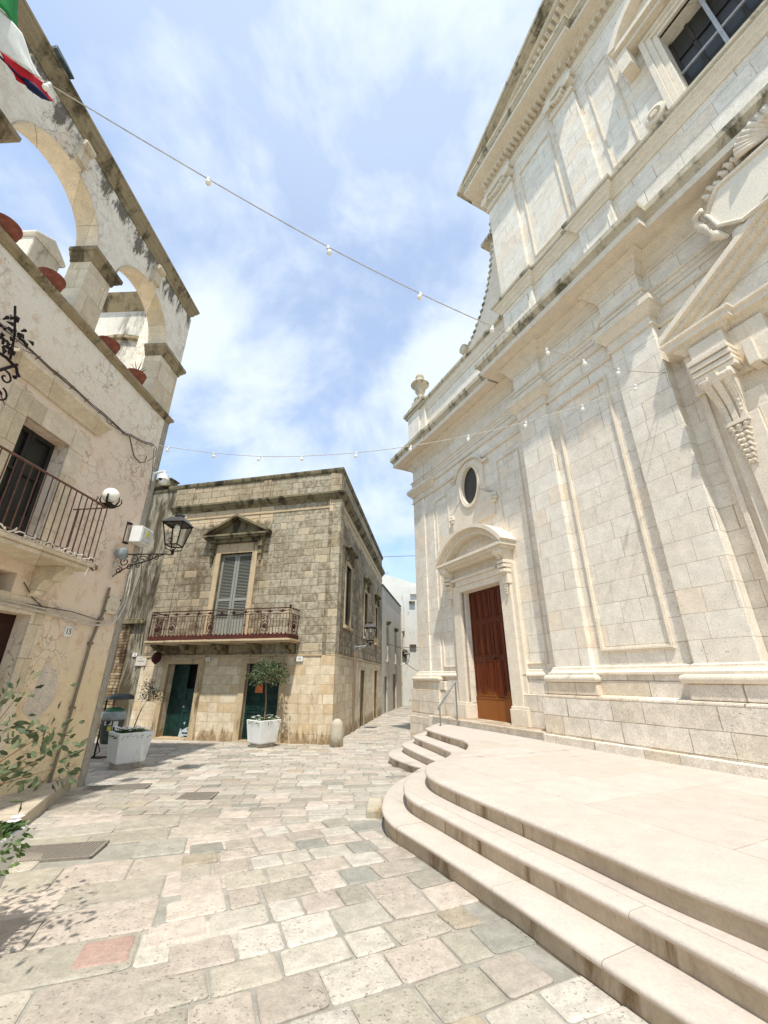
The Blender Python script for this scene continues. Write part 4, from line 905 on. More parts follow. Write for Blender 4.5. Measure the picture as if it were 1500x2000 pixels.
m = MB(); m.box(-.02, .02, -1.95, -1.72, -.1, 2.6); m.box(-.02, .02, -3.2, -2.95, -.1, 2.6); m.box(-.02, .02, -2.95, -1.95, 2.37, 2.6); m.build('door_surround', M['ltrim'], LHo, bevel=.008)
m = MB(); pt = [(-1.42, 1.84), (-1.33, 1.7), (-1.2, 1.62), (-1.08, 1.42), (-1.1, 1.2), (-1.28, 1.02), (-1.4, .98), (-1.6, 1.1), (-1.62, 1.2), (-1.52, 1.35), (-1.48, 1.6)]
m.prism_x(pt, -.01, .004); m.build('bare_patch', M['bare'], LHo)
# balcony
m = MB(); m.box(-.02, .6, -3.95, -1.72, 3.1, 3.17); m.box(-.02, .56, -3.9, -1.76, 3.04, 3.1); bal = m.build('balcony', M['ltrim'], LHo, bevel=.015)
for y in (-2.02, -3.5):
    m = MB(); pr = [(0, 3.04), (.46, 3.04), (.45, 2.98), (.36, 2.93), (.3, 2.84), (.2, 2.84), (.14, 2.76), (.1, 2.64), (0, 2.6)]
    m.prism_y(pr[::-1], y - .1, y + .1); m.build('corbel', M['ltrim'], bal, bevel=.006)
m = MB(); X = .56; ye = -1.78
m.tube([(X, -3.92, 4.09), (X, ye, 4.09)], .016, 6); m.tube([(X, ye, 4.09), (0, ye, 4.07)], .011, 6); m.tube([(X, -3.92, 3.22), (X, ye, 3.22), (0, ye, 3.22)], .01, 5)
y = ye
while y > -3.92: m.tube([(X, y, 3.14), (X, y, 4.09)], .0085, 5); y -= .11
for k in range(1, 6): m.tube([(X * k / 6, ye, 3.17), (X * k / 6, ye, 4.07)], .0085, 5)
m.tube([(X, ye, 3.1), (X + .03, ye + .02, 3.06), (X + .07, ye + .03, 3.08), (X + .06, ye + .03, 3.14)], .016, 6)
m.build('railing', M['brownrail'], bal)
# festive tangle along the slab edge
m = MB(); pts = []
for i in range(60): t = i / 59; pts.append((.62 + .03 * math.sin(i * 1.7), -3.95 + 2.2 * t, 3.19 + .03 * math.sin(i * 2.3) + .02 * math.cos(i * .9)))
m.tube(pts, .009, 4)
m.tube([(.62, -1.95, 3.18), (.64, -1.93, 3.05), (.63, -1.96, 2.9)], .006, 4)
tag(m.build('light_garland', M['whitecable']), 'thin pale unlit garland wound along the balcony slab of the pink house', 'garland').matrix_world = LM
# globe lamp on the railing corner
gl = empty('globe_lamp', lw(.56, -1.78, 4.1), LX, 'white globe lamp in an iron claw holder on the balcony railing corner', 'lamp')
m = MB(); m.lathe((0, 0, .2), [(.01, -.12), (.06, -.11), (.11, -.05), (.125, .01), (.11, .07), (.07, .115), (.02, .135), (.002, .14)], 22); m.build('globe', M['globe'], gl, smooth=True)
m = MB(); m.lathe((0, 0, 0), [(.03, 0), (.11, .02), (.12, .035), (.05, .05), (.04, .09)], 16)
for k in range(4):
    a = k * math.pi / 2 + .4; c, s_ = math.cos(a), math.sin(a); m.tube([(.06 * c, .06 * s_, .03), (.15 * c, .15 * s_, .04), (.18 * c, .18 * s_, .1), (.16 * c, .16 * s_, .15), (.19 * c, .19 * s_, .17)], [.012, .012, .01, .008, .004], 5)
    m.tube([(.1 * c, .1 * s_, .04), (.135 * c, .135 * s_, .12), (.125 * c, .125 * s_, .2)], [.014, .012, .004], 5)
m.build('claw_holder', M['iron'], gl, smooth=True, auto=50)
# pots on the arcade sill
for i, y in enumerate((-4.2, -3.4, -2.05, -1.2)):
    e = empty('terracotta_pot', lw(-.12, y + .05, 7.12), LX, ['terracotta tub in the arcade opening nearest the flag', 'terracotta tub beside the middle arcade pier next to the whitewashed gable', 'terracotta tub in the last arcade opening, nearer the middle pier', 'terracotta tub with a dry plant beside the corner pier of the arcade'][i], 'pot', 'terracotta tubs on the arcade sill')
    m = MB(); m.lathe((0, 0, 0), [(.11, 0), (.15, .05), (.172, .13), (.18, .2), (.19, .21), (.19, .24), (.17, .24), (.16, .21)], 22); m.build('tub', M['terra'], e, smooth=True, auto=40)
    if i == 3:
        m = MB()
        for k in range(9): a = k * .7; m.tube([(0, 0, .25), (.08 * math.cos(a), .08 * math.sin(a), .36), (.16 * math.cos(a), .16 * math.sin(a), .42 + .05 * math.sin(k))], [.012, .01, .003], 4)
        m.build('dry_plant', M['dryleaf'], e)
# terrace buildings behind the arcade
tb_ = empty('terrace_wall', lw(-2.2, -.2, 0), LX, 'old whitewashed parapet wall with a shallow arch behind the roof arcade', 'wall')
m = MB(); m.box(-2.6, 1.68, -.12, .12, 7.0, 10.42); m.box(-2.65, 1.68, -.16, .16, 10.42, 10.5); m.prism_y([(-.1, 10.5), (.1, 10.72), (.3, 10.5)], -.1, .1); m.prism_y([(-2.6, 10.5), (-2.6, 11.3), (-1.4, 10.5)], -.1, .1); m.build('wall', M['gravelwall'], tb_)
m = MB()
for k in range(18):
    t0 = math.pi * (.08 + .84 * k / 18); t1 = math.pi * (.08 + .84 * (k + 1) / 18)
    p = lambda t, r: (.75 - r * math.cos(t), r * math.sin(t) * .62 + 8.55)
    (xa, za), (xb, zb_), (xc, zc_), (xd, zd) = p(t0, 1.0), p(t1, 1.0), p(t1, 1.14), p(t0, 1.14)
    m.add([(xa, -.22, za), (xb, -.22, zb_), (xc, -.22, zc_), (xd, -.22, zd), (xa, -.1, za), (xb, -.1, zb_), (xc, -.1, zc_), (xd, -.1, zd)], [(0, 1, 2, 3), (7, 6, 5, 4), (0, 4, 5, 1), (3, 2, 6, 7)])
m.build('arch_moulding', M['lledge'], tb_)
cb = empty('roof_chimney', lw(-1.6, -2.6, 7.1), LX, 'small whitewashed block chimney on the terrace behind the middle pier', 'chimney')
m = MB(); m.box(-.25, .25, -.3, .3, 0, 2.0); m.prism_x([(-.36, 2.0), (-.36, 2.08), (0, 2.32), (.36, 2.08), (.36, 2.0)], -.3, .3); m.build('stack', M['gravelwall'], cb, bevel=.03)
# flag on a pole
fl = empty('flag', lw(.0, -6.1, 6.9), LX, 'green white and red flag with a navy tassel hanging over the arcade', 'flag')
import bmesh
def cloth(name, mat, A, B, C_, D, nu=14, nv=14, amp=.05, ph=0.0, par=None):
    m = MB(); A, B, C_, D = map(Vector, (A, B, C_, D))
    for i in range(nu + 1):
        for j in range(nv + 1):
            u, v = i / nu, j / nv; p = (A * (1 - u) + B * u) * (1 - v) + (D * (1 - u) + C_ * u) * v
            w = amp * math.sin(u * 9 + v * 2 + ph) * (.3 + v); m.v.append((p.x + w, p.y + w * .3, p.z + .02 * math.sin(v * 7 + ph)))
    for i in range(nu):
        for j in range(nv): a = i * (nv + 1) + j; m.f.append((a, a + 1, a + nv + 2, a + nv + 1)); m.mi.append(0)
    o = m.build(name, mat, par, smooth=True); sm = o.modifiers.new('s', 'SOLIDIFY'); sm.thickness = .004; return o
FL = lambda o, u, z: Vector((o, u + 6.1, z - 6.9))
cloth('green_field', M['flagg'], FL(.75, -6.6, 9.7), FL(.72, -5.72, 9.5), FL(.8, -5.46, 8.78), FL(.8, -6.1, 8.36), par=fl, amp=.03)
cloth('white_field', M['flagw'], FL(.8, -6.1, 8.36), FL(.8, -5.46, 8.78), FL(.85, -5.06, 8.58), FL(.85, -5.6, 8.05), par=fl, amp=.035, ph=1)
cloth('red_field', M['flagr'], FL(.85, -5.56, 8.09), FL(.85, -5.06, 8.58), FL(.85, -4.95, 8.48), FL(.85, -5.3, 8.1), par=fl, amp=.025, ph=2)
m = MB(); m.tube([FL(.84, -5.6, 8.02), FL(.84, -5.28, 8.2)], .012, 6); m.tube([FL(.86, -5.28, 8.2), FL(.86, -5.2, 8.24), FL(.86, -5.08, 8.34), FL(.86, -4.98, 8.44)], [.02, .05, .04, .008], 7); m.build('tassel', M['navy'], fl, smooth=True)
m = MB(); m.tube([(0, 0, 0), (.8, -.6, 2.9)], .025, 8); m.build('pole', M['galv'], fl)
# dark sheet poking over the arcade cornice
m = MB(); m.add([(0, 0, 0), (0, .5, .0), (.45, .55, .12), (.4, -.05, .16), (0, .0, .35), (0, .5, .4), (.3, .5, .42), (.3, .0, .45)], [(0, 1, 2, 3), (4, 7, 6, 5), (0, 3, 7, 4), (1, 5, 6, 2), (0, 4, 5, 1), (3, 2, 6, 7)])
o = m.build('metal_sheet', M['darkcloth'], bevel=.02); o.matrix_world = LM @ Matrix.Translation((-.1, -4.75, 10.4)) @ Matrix.Scale(.6, 4); tag(o, 'dark crumpled metal sheet sticking out above the arcade cornice', 'metal sheet')
# scrolled iron bracket at the left edge of the view
ib = empty('iron_bracket', lw(0, -4.0, 5.2), LX, 'wrought iron bracket with leaves and scrolls beside the balcony window', 'bracket')
def spiral(c, r, turns, a0, n=26, s=1): return [(.3, c[0] + r * (1 - .85 * i / n) * math.cos(a0 + s * turns * 2 * math.pi * i / n), c[1] + r * (1 - .85 * i / n) * math.sin(a0 + s * turns * 2 * math.pi * i / n)) for i in range(n + 1)]
m = MB(); m.tube([(.3, .35, .15), (.3, -.1, -.5), (.3, -.3, -1.0)], .02, 6); m.tube([(0, .0, .1), (.3, .1, -.2)], .015, 6)
m.tube([(.3, .0, .1), (.3, .2, .13), (.3, .36, .1), (.3, .42, .02), (.3, .38, -.03)], [.02, .02, .02, .025, .03], 6)
m.tube(spiral((.28, -.12), .1, 1.1, 2.5, s=-1), .012, 5); m.tube(spiral((.3, -.36), .1, 1.2, 1.5, s=-1), .012, 5); m.tube(spiral((.05, -.62), .24, 1.4, 1.2, s=-1), .015, 5)
m.tube([(.3, -.3, -.28), (.3, -.05, -.2), (.3, .2, -.24), (.3, .4, -.45)], [.012, .014, .012, .004], 5)
m.build('scroll', M['iron'], ib, smooth=True, auto=60)
m = MB()
for k in range(26):
    t = random.random(); y = .05 + .3 * t + random.uniform(-.14, .14); z = .25 + .5 * random.random() - .1 * t; a = random.uniform(0, 6.28); L = random.uniform(.06, .12)
    m.tube([(.3, y, z), (.33, y + L * .5 * math.cos(a), z + L * .5 * math.sin(a)), (.31, y + L * math.cos(a), z + L * math.sin(a))], [.012, .026, .003], 5)
m.tube([(.3, .25, .15), (.3, .18, .5), (.3, .05, .85)], .015, 5); m.build('leaves', M['iron'], ib, smooth=True, auto=60)
# wall cables, pipe, boxes
def lobj(name, m, mat, label, cat, **k): o = m.build(name, mat, **k); o.matrix_world = LM; return tag(o, label, cat)
m = MB()
for dz, dy in ((0, 0), (.03, .02)):
    P = [(.04, -4.6, 5.86 + dz)] + [(.04, -4.5 + .3 * i, 5.87 + dz + .012 * math.sin(i * 2.1 + dy * 50)) for i in range(1, 12)] + [(.04, -1.06, 5.93 + dz), (.04, -.7, 6.0 + dz), (.04, -.35, 6.14 + dz)]
    m.tube(P, .009, 5)
m.tube([(.05, -4.4, 5.55), (.05, -3.6, 5.74), (.18, -3.4, 5.76), (.18, -1.9, 5.78), (.05, -1.7, 5.8), (.05, -1.1, 5.9)], .007, 5)
for i in range(10): y = -4.2 + i * .33; m.tube([(.0, y, 5.86), (.06, y, 5.91)], .008, 4)
m.tube([(.05, -1.1, 5.92), (.07, -.98, 5.72), (.06, -.85, 5.6), (.06, -.65, 5.56), (.06, -.5, 5.66), (.05, -.48, 5.8)], .012, 5); m.tube([(.05, -.36, 6.14), (.1, -.3, 6.1), (.1, -.3, 5.9), (.05, -.42, 5.72)], .008, 5); m.tube([(.04, -.3, 6.1), (.04, -.18, 5.6), (.04, -.12, 5.2)], .007, 5)
lobj('wall_cable', m, M['cable'], 'twin grey cables running above the balcony window hood to the corner', 'cable')
m = MB(); P = [(.04, -4.2, 2.5), (.04, -2.6, 2.46), (.05, -1.8, 2.43), (.05, -1.2, 2.4), (.05, -.8, 2.36), (.06, -.4, 2.42), (.07, -.2, 2.55), (.08, -.1, 2.8), (.07, -.08, 3.1), (.06, -.12, 3.5)]
m.tube(P, .016, 6); m.tube([(a, b, c + .06 + .02 * math.sin(b * 5)) for a, b, c in P[:6]] + [(.06, -.25, 2.6), (.07, -.15, 2.9), (.06, -.15, 3.4)], .01, 5); lobj('white_cable', m, M['whitecable'], 'thick pale cable sagging along the pink house and up its corner', 'cable')
m = MB(); m.tube([(.04, -4.2, 2.56), (.04, -2.3, 2.5), (.04, -1.3, 2.52), (.04, -.5, 2.46)], .007, 5); m.tube([(.03, -2.25, 2.78), (.04, -2.05, 2.6), (.05, -1.85, 2.5)], .008, 5); lobj('dark_cable', m, M['cable'], 'dark thin cable along the pink house above the door', 'cable')
m = MB(); m.tube([(.035, -.56, 3.05), (.035, -.57, 2.6), (.035, -.68, 2.1), (.035, -.72, 1.0), (.035, -.78, .1)], .022, 8)
for y, z in ((-.585, 2.5), (-.68, 2.08), (-.71, 1.1)): m.box(0, .065, y - .035, y + .035, z - .02, z + .02)
lobj('conduit', m, plain('grey_brown_pipe', (134, 120, 102), .6), 'grey brown conduit pipe running down the pink house wall', 'pipe', smooth=True, auto=40)
m = MB(); m.tube([(-.03, .045, -.15), (-.03, .045, 1.6), (-.03, .05, 3.5), (-.03, .045, 7.0)], .035, 8); lobj('downpipe', m, M['galv'], 'grey metal downpipe at the far corner of the pink house', 'pipe', smooth=True, auto=40)
jb = empty('junction_box', lw(0, -.38, 2.76), LX, 'cream square junction box with raised lettering on the pink wall', 'junction box')
m = MB(); m.box(0, .05, -.19, .19, -.15, .15); m.build('body', M['cream'], jb, bevel=.01)
m = MB()
for y in (-.16, .16):
    for z in (-.12, .12): m.lathe((.045, y, z), [(.018, 0), (.018, .008)], 10, 'x')
m.build('screw', M['ink'], jb)
XM = Matrix(((0, 0, 1, 0), (1, 0, 0, 0), (0, 1, 0, 0), (0, 0, 0, 1)))
text_mesh('CL', .07, jb, plain('raised_letters', (190, 182, 158), .5), Matrix.Translation((.05, .02, .04)) @ XM); text_mesh('CABLA', .075, jb, bpy.data.materials['raised_letters'], Matrix.Translation((.05, 0, -.07)) @ XM)
n15 = empty('house_number', lw(0, -1.2, 2.22), LX, 'white ceramic tile numbered 15 on the pink wall', 'number tile')
m = MB(); m.prism_x([(-.075 + .02, -.085), (.055, -.085), (.075, -.06), (.075, .06), (.055, .085), (-.055, .085), (-.075, .06), (-.075, -.06)], 0, .018); m.build('tile', M['tile'], n15, bevel=.006)
text_mesh('15', .12, n15, M['ink'], Matrix.Translation((.018, 0, 0)) @ XM)
eb_ = empty('electric_cabinet', lw(0, -.2, 4.12), LX, 'light grey cabinet with a yellow label high on the pink corner', 'cabinet')
m = MB(); m.box(.05, .27, -.2, .17, -.15, .18); m.build('case', M['whiteplastic'], eb_, bevel=.012)
m = MB(); m.box(.27, .285, -.17, .14, -.12, .15); dr = m.build('door', plain('cabinet_door', (206, 206, 200), .4), eb_, bevel=.006)
m = MB(); m.box(.284, .29, -.07, .03, .0, .12); m.build('label', M['yellow'], dr)
m = MB(); m.tube([(.0, -.28, -.19), (.0, -.28, .23)], .012, 6); m.box(-.0, .06, -.29, -.2, -.2, -.17); m.box(0, .06, -.29, -.2, .19, .22); m.build('bracket', M['iron'], eb_)
sp = empty('siren', lw(0, -.58, 3.68), LX, 'round grey loudspeaker drum beside the lantern bracket', 'siren')
m = MB(); m.lathe((.02, 0, 0), [(.05, 0), (.07, .01), (.075, .06), (.1, .07), (.11, .09), (.11, .14), (.09, .16), (.02, .17)], 20, 'x'); m.build('drum', plain('siren_grey', (150, 160, 162), .4), sp, smooth=True, auto=40)
m = MB(); m.lathe((.08, 0, 0), [(.082, 0), (.084, .02)], 20, 'x'); m.build('band', M['ink'], sp)
m = MB()
for dy, dz in ((0, -.12), (.03, -.28), (-.0, -.36)): m.tube([(.03, dy + .06 * math.cos(a * .7), dz - .05 + .07 * math.sin(a * .7)) for a in range(10)], .005, 4)
m.lathe((.04, .02, -.2), [(.01, -.05), (.035, -.03), (.04, .0), (.03, .03), (.01, .05)], 12); m.build('coil', M['whitecable'], sp)
cc = empty('security_camera', lw(.0, -.12, 5.55), LX, 'white dome security camera on a bracket at the corner of the pink house', 'camera')
m = MB(); m.box(0, .03, -.06, .06, -.12, .08); m.tube([(.02, 0, .02), (.12, 0, .06), (.28, 0, .09)], [.03, .025, .025], 8); m.tube([(.28, 0, .1), (.28, 0, .0)], .03, 10); m.build('bracket', M['whiteplastic'], cc, smooth=True, auto=40)
m = MB(); m.lathe((.28, 0, -.02), [(.03, .04), (.08, .02), (.1, -.03), (.11, -.08), (.115, -.1), (.085, -.105), (.08, -.17), (.05, -.2), (.01, -.21)], 22); m.build('dome', M['whiteplastic'], cc, smooth=True, auto=40)
m = MB(); m.lathe((.27, -.078, -.14), [(.035, 0), (.03, -.012), (.001, -.014)], 14, 'y'); m.build('lens', M['ink'], cc)
# ---- lantern builder
def lantern(e, bx, by, bz, s, glassy=True):
    """lantern body with its foot at (bx,by,bz)"""
    hb, ht, h = .1 * s, .17 * s, .38 * s
    m = MB()
    for i in range(4):
        sx, sy = ((-1, -1), (1, -1), (1, 1), (-1, 1))[i]; m.tube([(bx + sx * hb, by + sy * hb, bz + .1 * s), (bx + sx * ht, by + sy * ht, bz + .1 * s + h)], .011 * s, 5)
        sx2, sy2 = ((-1, -1), (1, -1), (1, 1), (-1, 1))[(i + 1) % 4]
        m.tube([(bx + sx * hb, by + sy * hb, bz + .1 * s), (bx + sx2 * hb, by + sy2 * hb, bz + .1 * s)], .012 * s, 5); m.tube([(bx + sx * ht, by + sy * ht, bz + .1 * s + h), (bx + sx2 * ht, by + sy2 * ht, bz + .1 * s + h)], .014 * s, 5)
        m.tube([(bx, by, bz), (bx + sx * hb * .9, by + sy * hb * .9, bz + .03 * s), (bx + sx * hb, by + sy * hb, bz + .1 * s)], .009 * s, 5)
    m.lathe((bx, by, bz), [(.02 * s, -.06 * s), (.03 * s, 0), (.015 * s, .04 * s)], 8)
    m.build('frame', M['iron'], e)
    m = MB(); z = bz + .1 * s + h; k = ht * 1.18
    m.add([(bx - k, by - k, z), (bx + k, by - k, z), (bx + k, by + k, z), (bx - k, by + k, z), (bx - k * .5, by - k * .5, z + .11 * s), (bx + k * .5, by - k * .5, z + .11 * s), (bx + k * .5, by + k * .5, z + .11 * s), (bx - k * .5, by + k * .5, z + .11 * s)], [(0, 3, 2, 1), (4, 5, 6, 7), (0, 1, 5, 4), (1, 2, 6, 5), (2, 3, 7, 6), (3, 0, 4, 7)])
    m.lathe((bx, by, z + .11 * s), [(.05 * s, 0), (.05 * s, .03 * s), (.08 * s, .035 * s), (.08 * s, .06 * s), (.02 * s, .07 * s)], 12); m.build('roof', M['lead'], e)
    m = MB(); hb -= .006; ht -= .006; q = ((-1, -1), (1, -1), (1, 1), (-1, 1))
    m.v = [(bx + a * hb, by + b * hb, bz + .1 * s) for a, b in q] + [(bx + a * ht, by + b * ht, bz + .1 * s + h) for a, b in q]; m.f = [(i, (i + 1) % 4, (i + 1) % 4 + 4, i + 4) for i in range(4)]; m.mi = [0] * 4
    m.build('pane', M['clear'], e)
    m = MB(); m.lathe((bx, by, bz + .1 * s + h), [(.03 * s, 0), (.045 * s, -.05 * s), (.03 * s, -.12 * s), (.005 * s, -.14 * s)], 10); m.build('bulb', M['globe'], e, smooth=True)
def scrollwork(m, L, y, z, s=1):
    m.tube([(0, y, z), (L, y, z)], .012 * s, 6)
    def sp(cx, cz, r, t, a0, d): return [(cx + r * (1 - .8 * i / 20) * math.cos(a0 + d * t * 6.28 * i / 20), y, cz + r * (1 - .8 * i / 20) * math.sin(a0 + d * t * 6.28 * i / 20)) for i in range(21)]
    for cx, cz, r, a0, d in ((.16, -.14, .1, 1.2, 1), (.32, -.1, .08, 2.2, -1), (.46, -.12, .09, .8, 1), (.6, -.08, .06, 2.4, -1), (.72, -.07, .05, 1, 1), (.08, -.3, .07, 1.6, -1), (.26, -.24, .06, 0, 1), (.4, -.22, .05, 3, -1)):
        m.tube(sp(cx * L / .85, z + cz * s, r * s, 1.3, a0, d), .01 * s, 5)
    m.tube([(0, y, z - .42 * s), (.1, y, z - .33 * s), (.3 * L / .85, y, z - .2 * s), (.55 * L / .85, y, z - .13 * s), (L, y, z)], .011 * s, 5)
L1 = empty('street_lantern', lw(0, -.52, 3.68), LX, 'black iron lantern on an ornate scrolled bracket fixed to the pink house', 'street lantern', 'wall lanterns of the square')
m = MB(); scrollwork(m, .9, 0, 0); m.build('bracket', M['iron'], L1, smooth=True, auto=60)
lantern(L1, .98, .1, .08, 1.12)
m = MB(); m.tube([(.9, 0, 0), (.96, .06, .0), (.98, .1, .04)], .012, 5); m.build('arm', M['iron'], L1)
# ================================================================ CORNER HOUSE in the middle
MO = Vector((-1.53, 13.27, 0)); RF, RS = R(77.1), R(-6.6)
MH_ = empty('corner_house', MO, 0, 'dark weathered stone corner house with long iron balcony and green doors', 'house')
def fp(o, u): return (o * .223 - u * .975, o * .975 + u * .223)      # front facade frame -> house frame
def sp_(o, u): return (o * .993 + u * .115, -o * .115 + u * .993)
# front: outward is -x in the facade frame
fr = MB(); fr.slab_holes(0, .4, 2.6, 6.9, 2.19, 8.5, [(3.22, 4.49, 2.68, 5.69)]); fr.build('wall', M['midup'], MH_, rotz=RF)
fr = MB(); fr.box(0, .4, .0, 2.6, 2.19, 8.5); fr.build('wall', M['render'], MH_, rotz=RF)
fr = MB(); fr.slab_holes(0, .4, .0, 6.9, -.5, 2.19, [(4.68, 5.82, -.5, 1.96), (1.74, 2.92, -.5, 1.96)]); fr.build('wall', M['midlow'], MH_, rotz=RF)
for z0, z1, mt, hl in ((-.5, 2.19, 'midlow', [(4.75, 5.8, -.5, 1.82), (8.85, 9.95, -.5, 1.86)]), (2.19, 8.5, 'midup', [(1.3, 2.25, 3.22, 5.4), (5.5, 6.4, 3.22, 5.2), (9.15, 9.9, 3.22, 5.1)])):
    fr = MB(); fr.slab_holes(-.4, 0, .0, 12.2, z0, z1, hl); fr.build('wall', M[mt], MH_, rotz=RS)
m = MB(); P = [fp(.41, 6.8), fp(.41, .1), sp_(-.41, .1), sp_(-.41, 12.1), (-8, 14)]; m.prism_z(P, -.4, 8.4); m.build('core', M['dark'], MH_)
# corner quoin strip and string course, cornice, parapet coping wrapping the corner
cpath = [fp(0, 6.9), (0, 0), sp_(0, 12.2)]
m = MB(); m.sweep([fp(0, 7.3), (0, 0), sp_(0, 12.2)], [(-.1, 8.5), (.02, 8.5), (.06, 8.55), (.08, 8.62), (.08, 8.68), (-.35, 8.72)]); m.build('coping', M['midcor'], MH_)
m = MB(); m.sweep(cpath, [(-.1, 7.42), (.03, 7.42), (.05, 7.48), (.14, 7.54), (.16, 7.6), (.2, 7.63), (.2, 7.7), (-.1, 7.76)]); m.build('cornice', M['midcor'], MH_)
m = MB(); m.sweep(cpath, [(-.1, 7.14), (.025, 7.14), (.025, 7.2), (-.1, 7.2)]); m.build('frieze_band', M['midtrim'], MH_)
m = MB(); m.sweep(cpath, [(-.1, 2.17), (.03, 2.17), (.03, 2.23), (-.1, 2.24)]); m.build('string_course', M['midtrim'], MH_)
m = MB(); m.sweep([fp(0, .38), (0, 0), sp_(0, .3)], [(-.2, 2.24), (.03, 2.24), (.03, 7.42), (-.2, 7.42)]); m.build('corner_pilaster', M['render'], MH_)
m = MB(); m.sweep([fp(0, .38), (0, 0), sp_(0, .3)], [(-.2, -.4), (.03, -.4), (.03, 2.165), (-.2, 2.165)]); m.build('corner_base', M['midlow'], MH_)
for q in ((6.2, 6.9, 2.24, 7.42), (6.1, 6.9, 7.76, 8.5), (2.8, 3.1, 7.76, 8.5)): m = MB(); m.box(-.03, .1, *q); m.build('pilaster', M['midup'], MH_, rotz=RF)
m = MB(); m.box(-.12, .3, 7.25, 8.6, 8.72, 8.98); m.box(-.16, .34, 7.2, 8.65, 8.98, 9.03); m.build('raised_block', M['midcor'], MH_, rotz=RF)
# window with shutters, surround and pediment
m = MB(); m.box(-.04, .2, 4.49, 4.68, 2.68, 6.05); m.box(-.04, .2, 3.03, 3.22, 2.68, 6.05); m.box(-.04, .2, 3.22, 4.49, 5.69, 6.05); m.build('window_surround', M['midtrim'], MH_, rotz=RF, bevel=.01)
m = MB()
m.box(-.28, .1, 2.62, 5.1, 6.2, 6.27); m.box(-.33, .1, 2.56, 5.16, 6.27, 6.34); m.box(-.15, .1, 2.75, 4.96, 6.08, 6.2)
a = (2.56, 6.34); b = (5.16, 6.34); top = (3.86, 7.0)
for p, q in ((a, top), (top, b)):
    m.add([(-.33, p[0], p[1]), (-.33, q[0], q[1]), (-.33, q[0], q[1] + .1), (-.33, p[0], p[1] + .1), (.1, p[0], p[1]), (.1, q[0], q[1]), (.1, q[0], q[1] + .1), (.1, p[0], p[1] + .1)], [(0, 1, 2, 3), (7, 6, 5, 4), (0, 4, 5, 1), (3, 2, 6, 7), (0, 3, 7, 4), (1, 5, 6, 2)])
    m.add([(-.2, p[0], p[1] - .0), (-.2, q[0], q[1] - .08), (-.2, q[0], q[1] + .01), (-.2, p[0], p[1] + .01), (.1, p[0], p[1]), (.1, q[0], q[1] - .08), (.1, q[0], q[1]), (.1, p[0], p[1])], [(0, 1, 2, 3), (0, 4, 5, 1)])
m.prism_x([a, top, b], -.03, .1)
for y in (2.9, 4.82): m.box(-.2, .1, y - .09, y + .09, 5.85, 6.08); m.box(-.13, .1, y - .07, y + .07, 5.6, 5.85); m.box(-.08, .1, y - .05, y + .05, 5.35, 5.6)
m.build('window_pediment', M['midcor'], MH_, rotz=RF, bevel=.008)
m = MB(); m.box(.22, .24, 3.22, 4.49, 2.68, 5.69); wn = m.build('window', M['glass'], MH_, rotz=RF)
for a, b in ((3.24, 3.85), (3.87, 4.48)):
    m = MB(); m.box(.1, .15, a, a + .08, 2.7, 5.68); m.box(.1, .15, b - .08, b, 2.7, 5.68)
    for z0, z1 in ((5.6, 5.68), (4.0, 4.1), (2.7, 2.85)): m.box(.1, .15, a + .08, b - .08, z0, z1)
    z = 4.12
    while z < 5.58: m.add([(.1, a + .08, z), (.1, b - .08, z), (.15, b - .08, z + .035), (.15, a + .08, z + .035), (.11, a + .08, z - .008), (.11, b - .08, z - .008), (.16, b - .08, z + .027), (.16, a + .08, z + .027)], [(0, 1, 2, 3), (7, 6, 5, 4), (0, 4, 5, 1), (3, 2, 6, 7)]); z += .052
    m.box(.11, .14, a + .08, b - .08, 2.85, 3.4); z = 3.42
    while z < 3.98: m.add([(.1, a + .08, z), (.1, b - .08, z), (.15, b - .08, z + .035), (.15, a + .08, z + .035), (.11, a + .08, z - .008), (.11, b - .08, z - .008), (.16, b - .08, z + .027), (.16, a + .08, z + .027)], [(0, 1, 2, 3), (7, 6, 5, 4), (0, 4, 5, 1), (3, 2, 6, 7)]); z += .052
    m.build('shutter', M['shutter'], wn)
# balcony of the corner house
m = MB(); m.box(-.82, .02, 1.16, 6.28, 2.58, 2.64); m.box(-.78, .02, 1.2, 6.24, 2.54, 2.58); bl = m.build('balcony', M['midtrim'], MH_, rotz=RF, bevel=.012)
for y in (1.42, 2.6, 3.8, 5.0, 6.05):
    m = MB(); m.prism_y([(0, 2.54), (-.62, 2.54), (-.62, 2.49), (-.5, 2.44), (-.42, 2.36), (-.28, 2.36), (-.16, 2.27), (0, 2.22)], y - .13, y + .13); m.build('corbel', M['midcor'], bl, bevel=.01)
m = MB(); X = -.76; ya, yb, zb, zt = 1.24, 6.2, 2.66, 3.56
for z, r_ in ((zt, .018), (zt - .17, .01), (zb + .03, .012)): m.tube([(0, ya, z), (X, ya, z), (X, yb, z), (0, yb, z)], r_, 5)
y = ya; k = 0
while y <= yb: m.tube([(X, y, zb), (X, y, zt - .17)], .008, 4); y += .105
for k in range(1, 7): m.tube([(X * k / 7, ya, zb), (X * k / 7, ya, zt)], .008, 4); m.tube([(X * k / 7, yb, zb), (X * k / 7, yb, zt)], .008, 4)
for y in (ya, 2.75, 4.45, yb): m.tube([(X, y, zb), (X, y, zt)], .014, 5); m.lathe((X, y, zb + .4), [(.01, -.05), (.03, 0), (.01, .05)], 8)
y = ya + .25
while y < yb:                     # leaf clusters under the handrail
    m.lathe((X, y, zt - .09), [(.03, -.012), (.05, 0), (.03, .012)], 8, 'x'); m.tube([(X, y - .14, zt - .08), (X, y - .05, zt - .1)], [.005, .025], 4); m.tube([(X, y + .14, zt - .08), (X, y + .05, zt - .1)], [.005, .025], 4); y += .42
m.lathe((X, ya - .02, zt + .03), [(.01, -.02), (.045, .0), (.045, .03), (.01, .07)], 10)
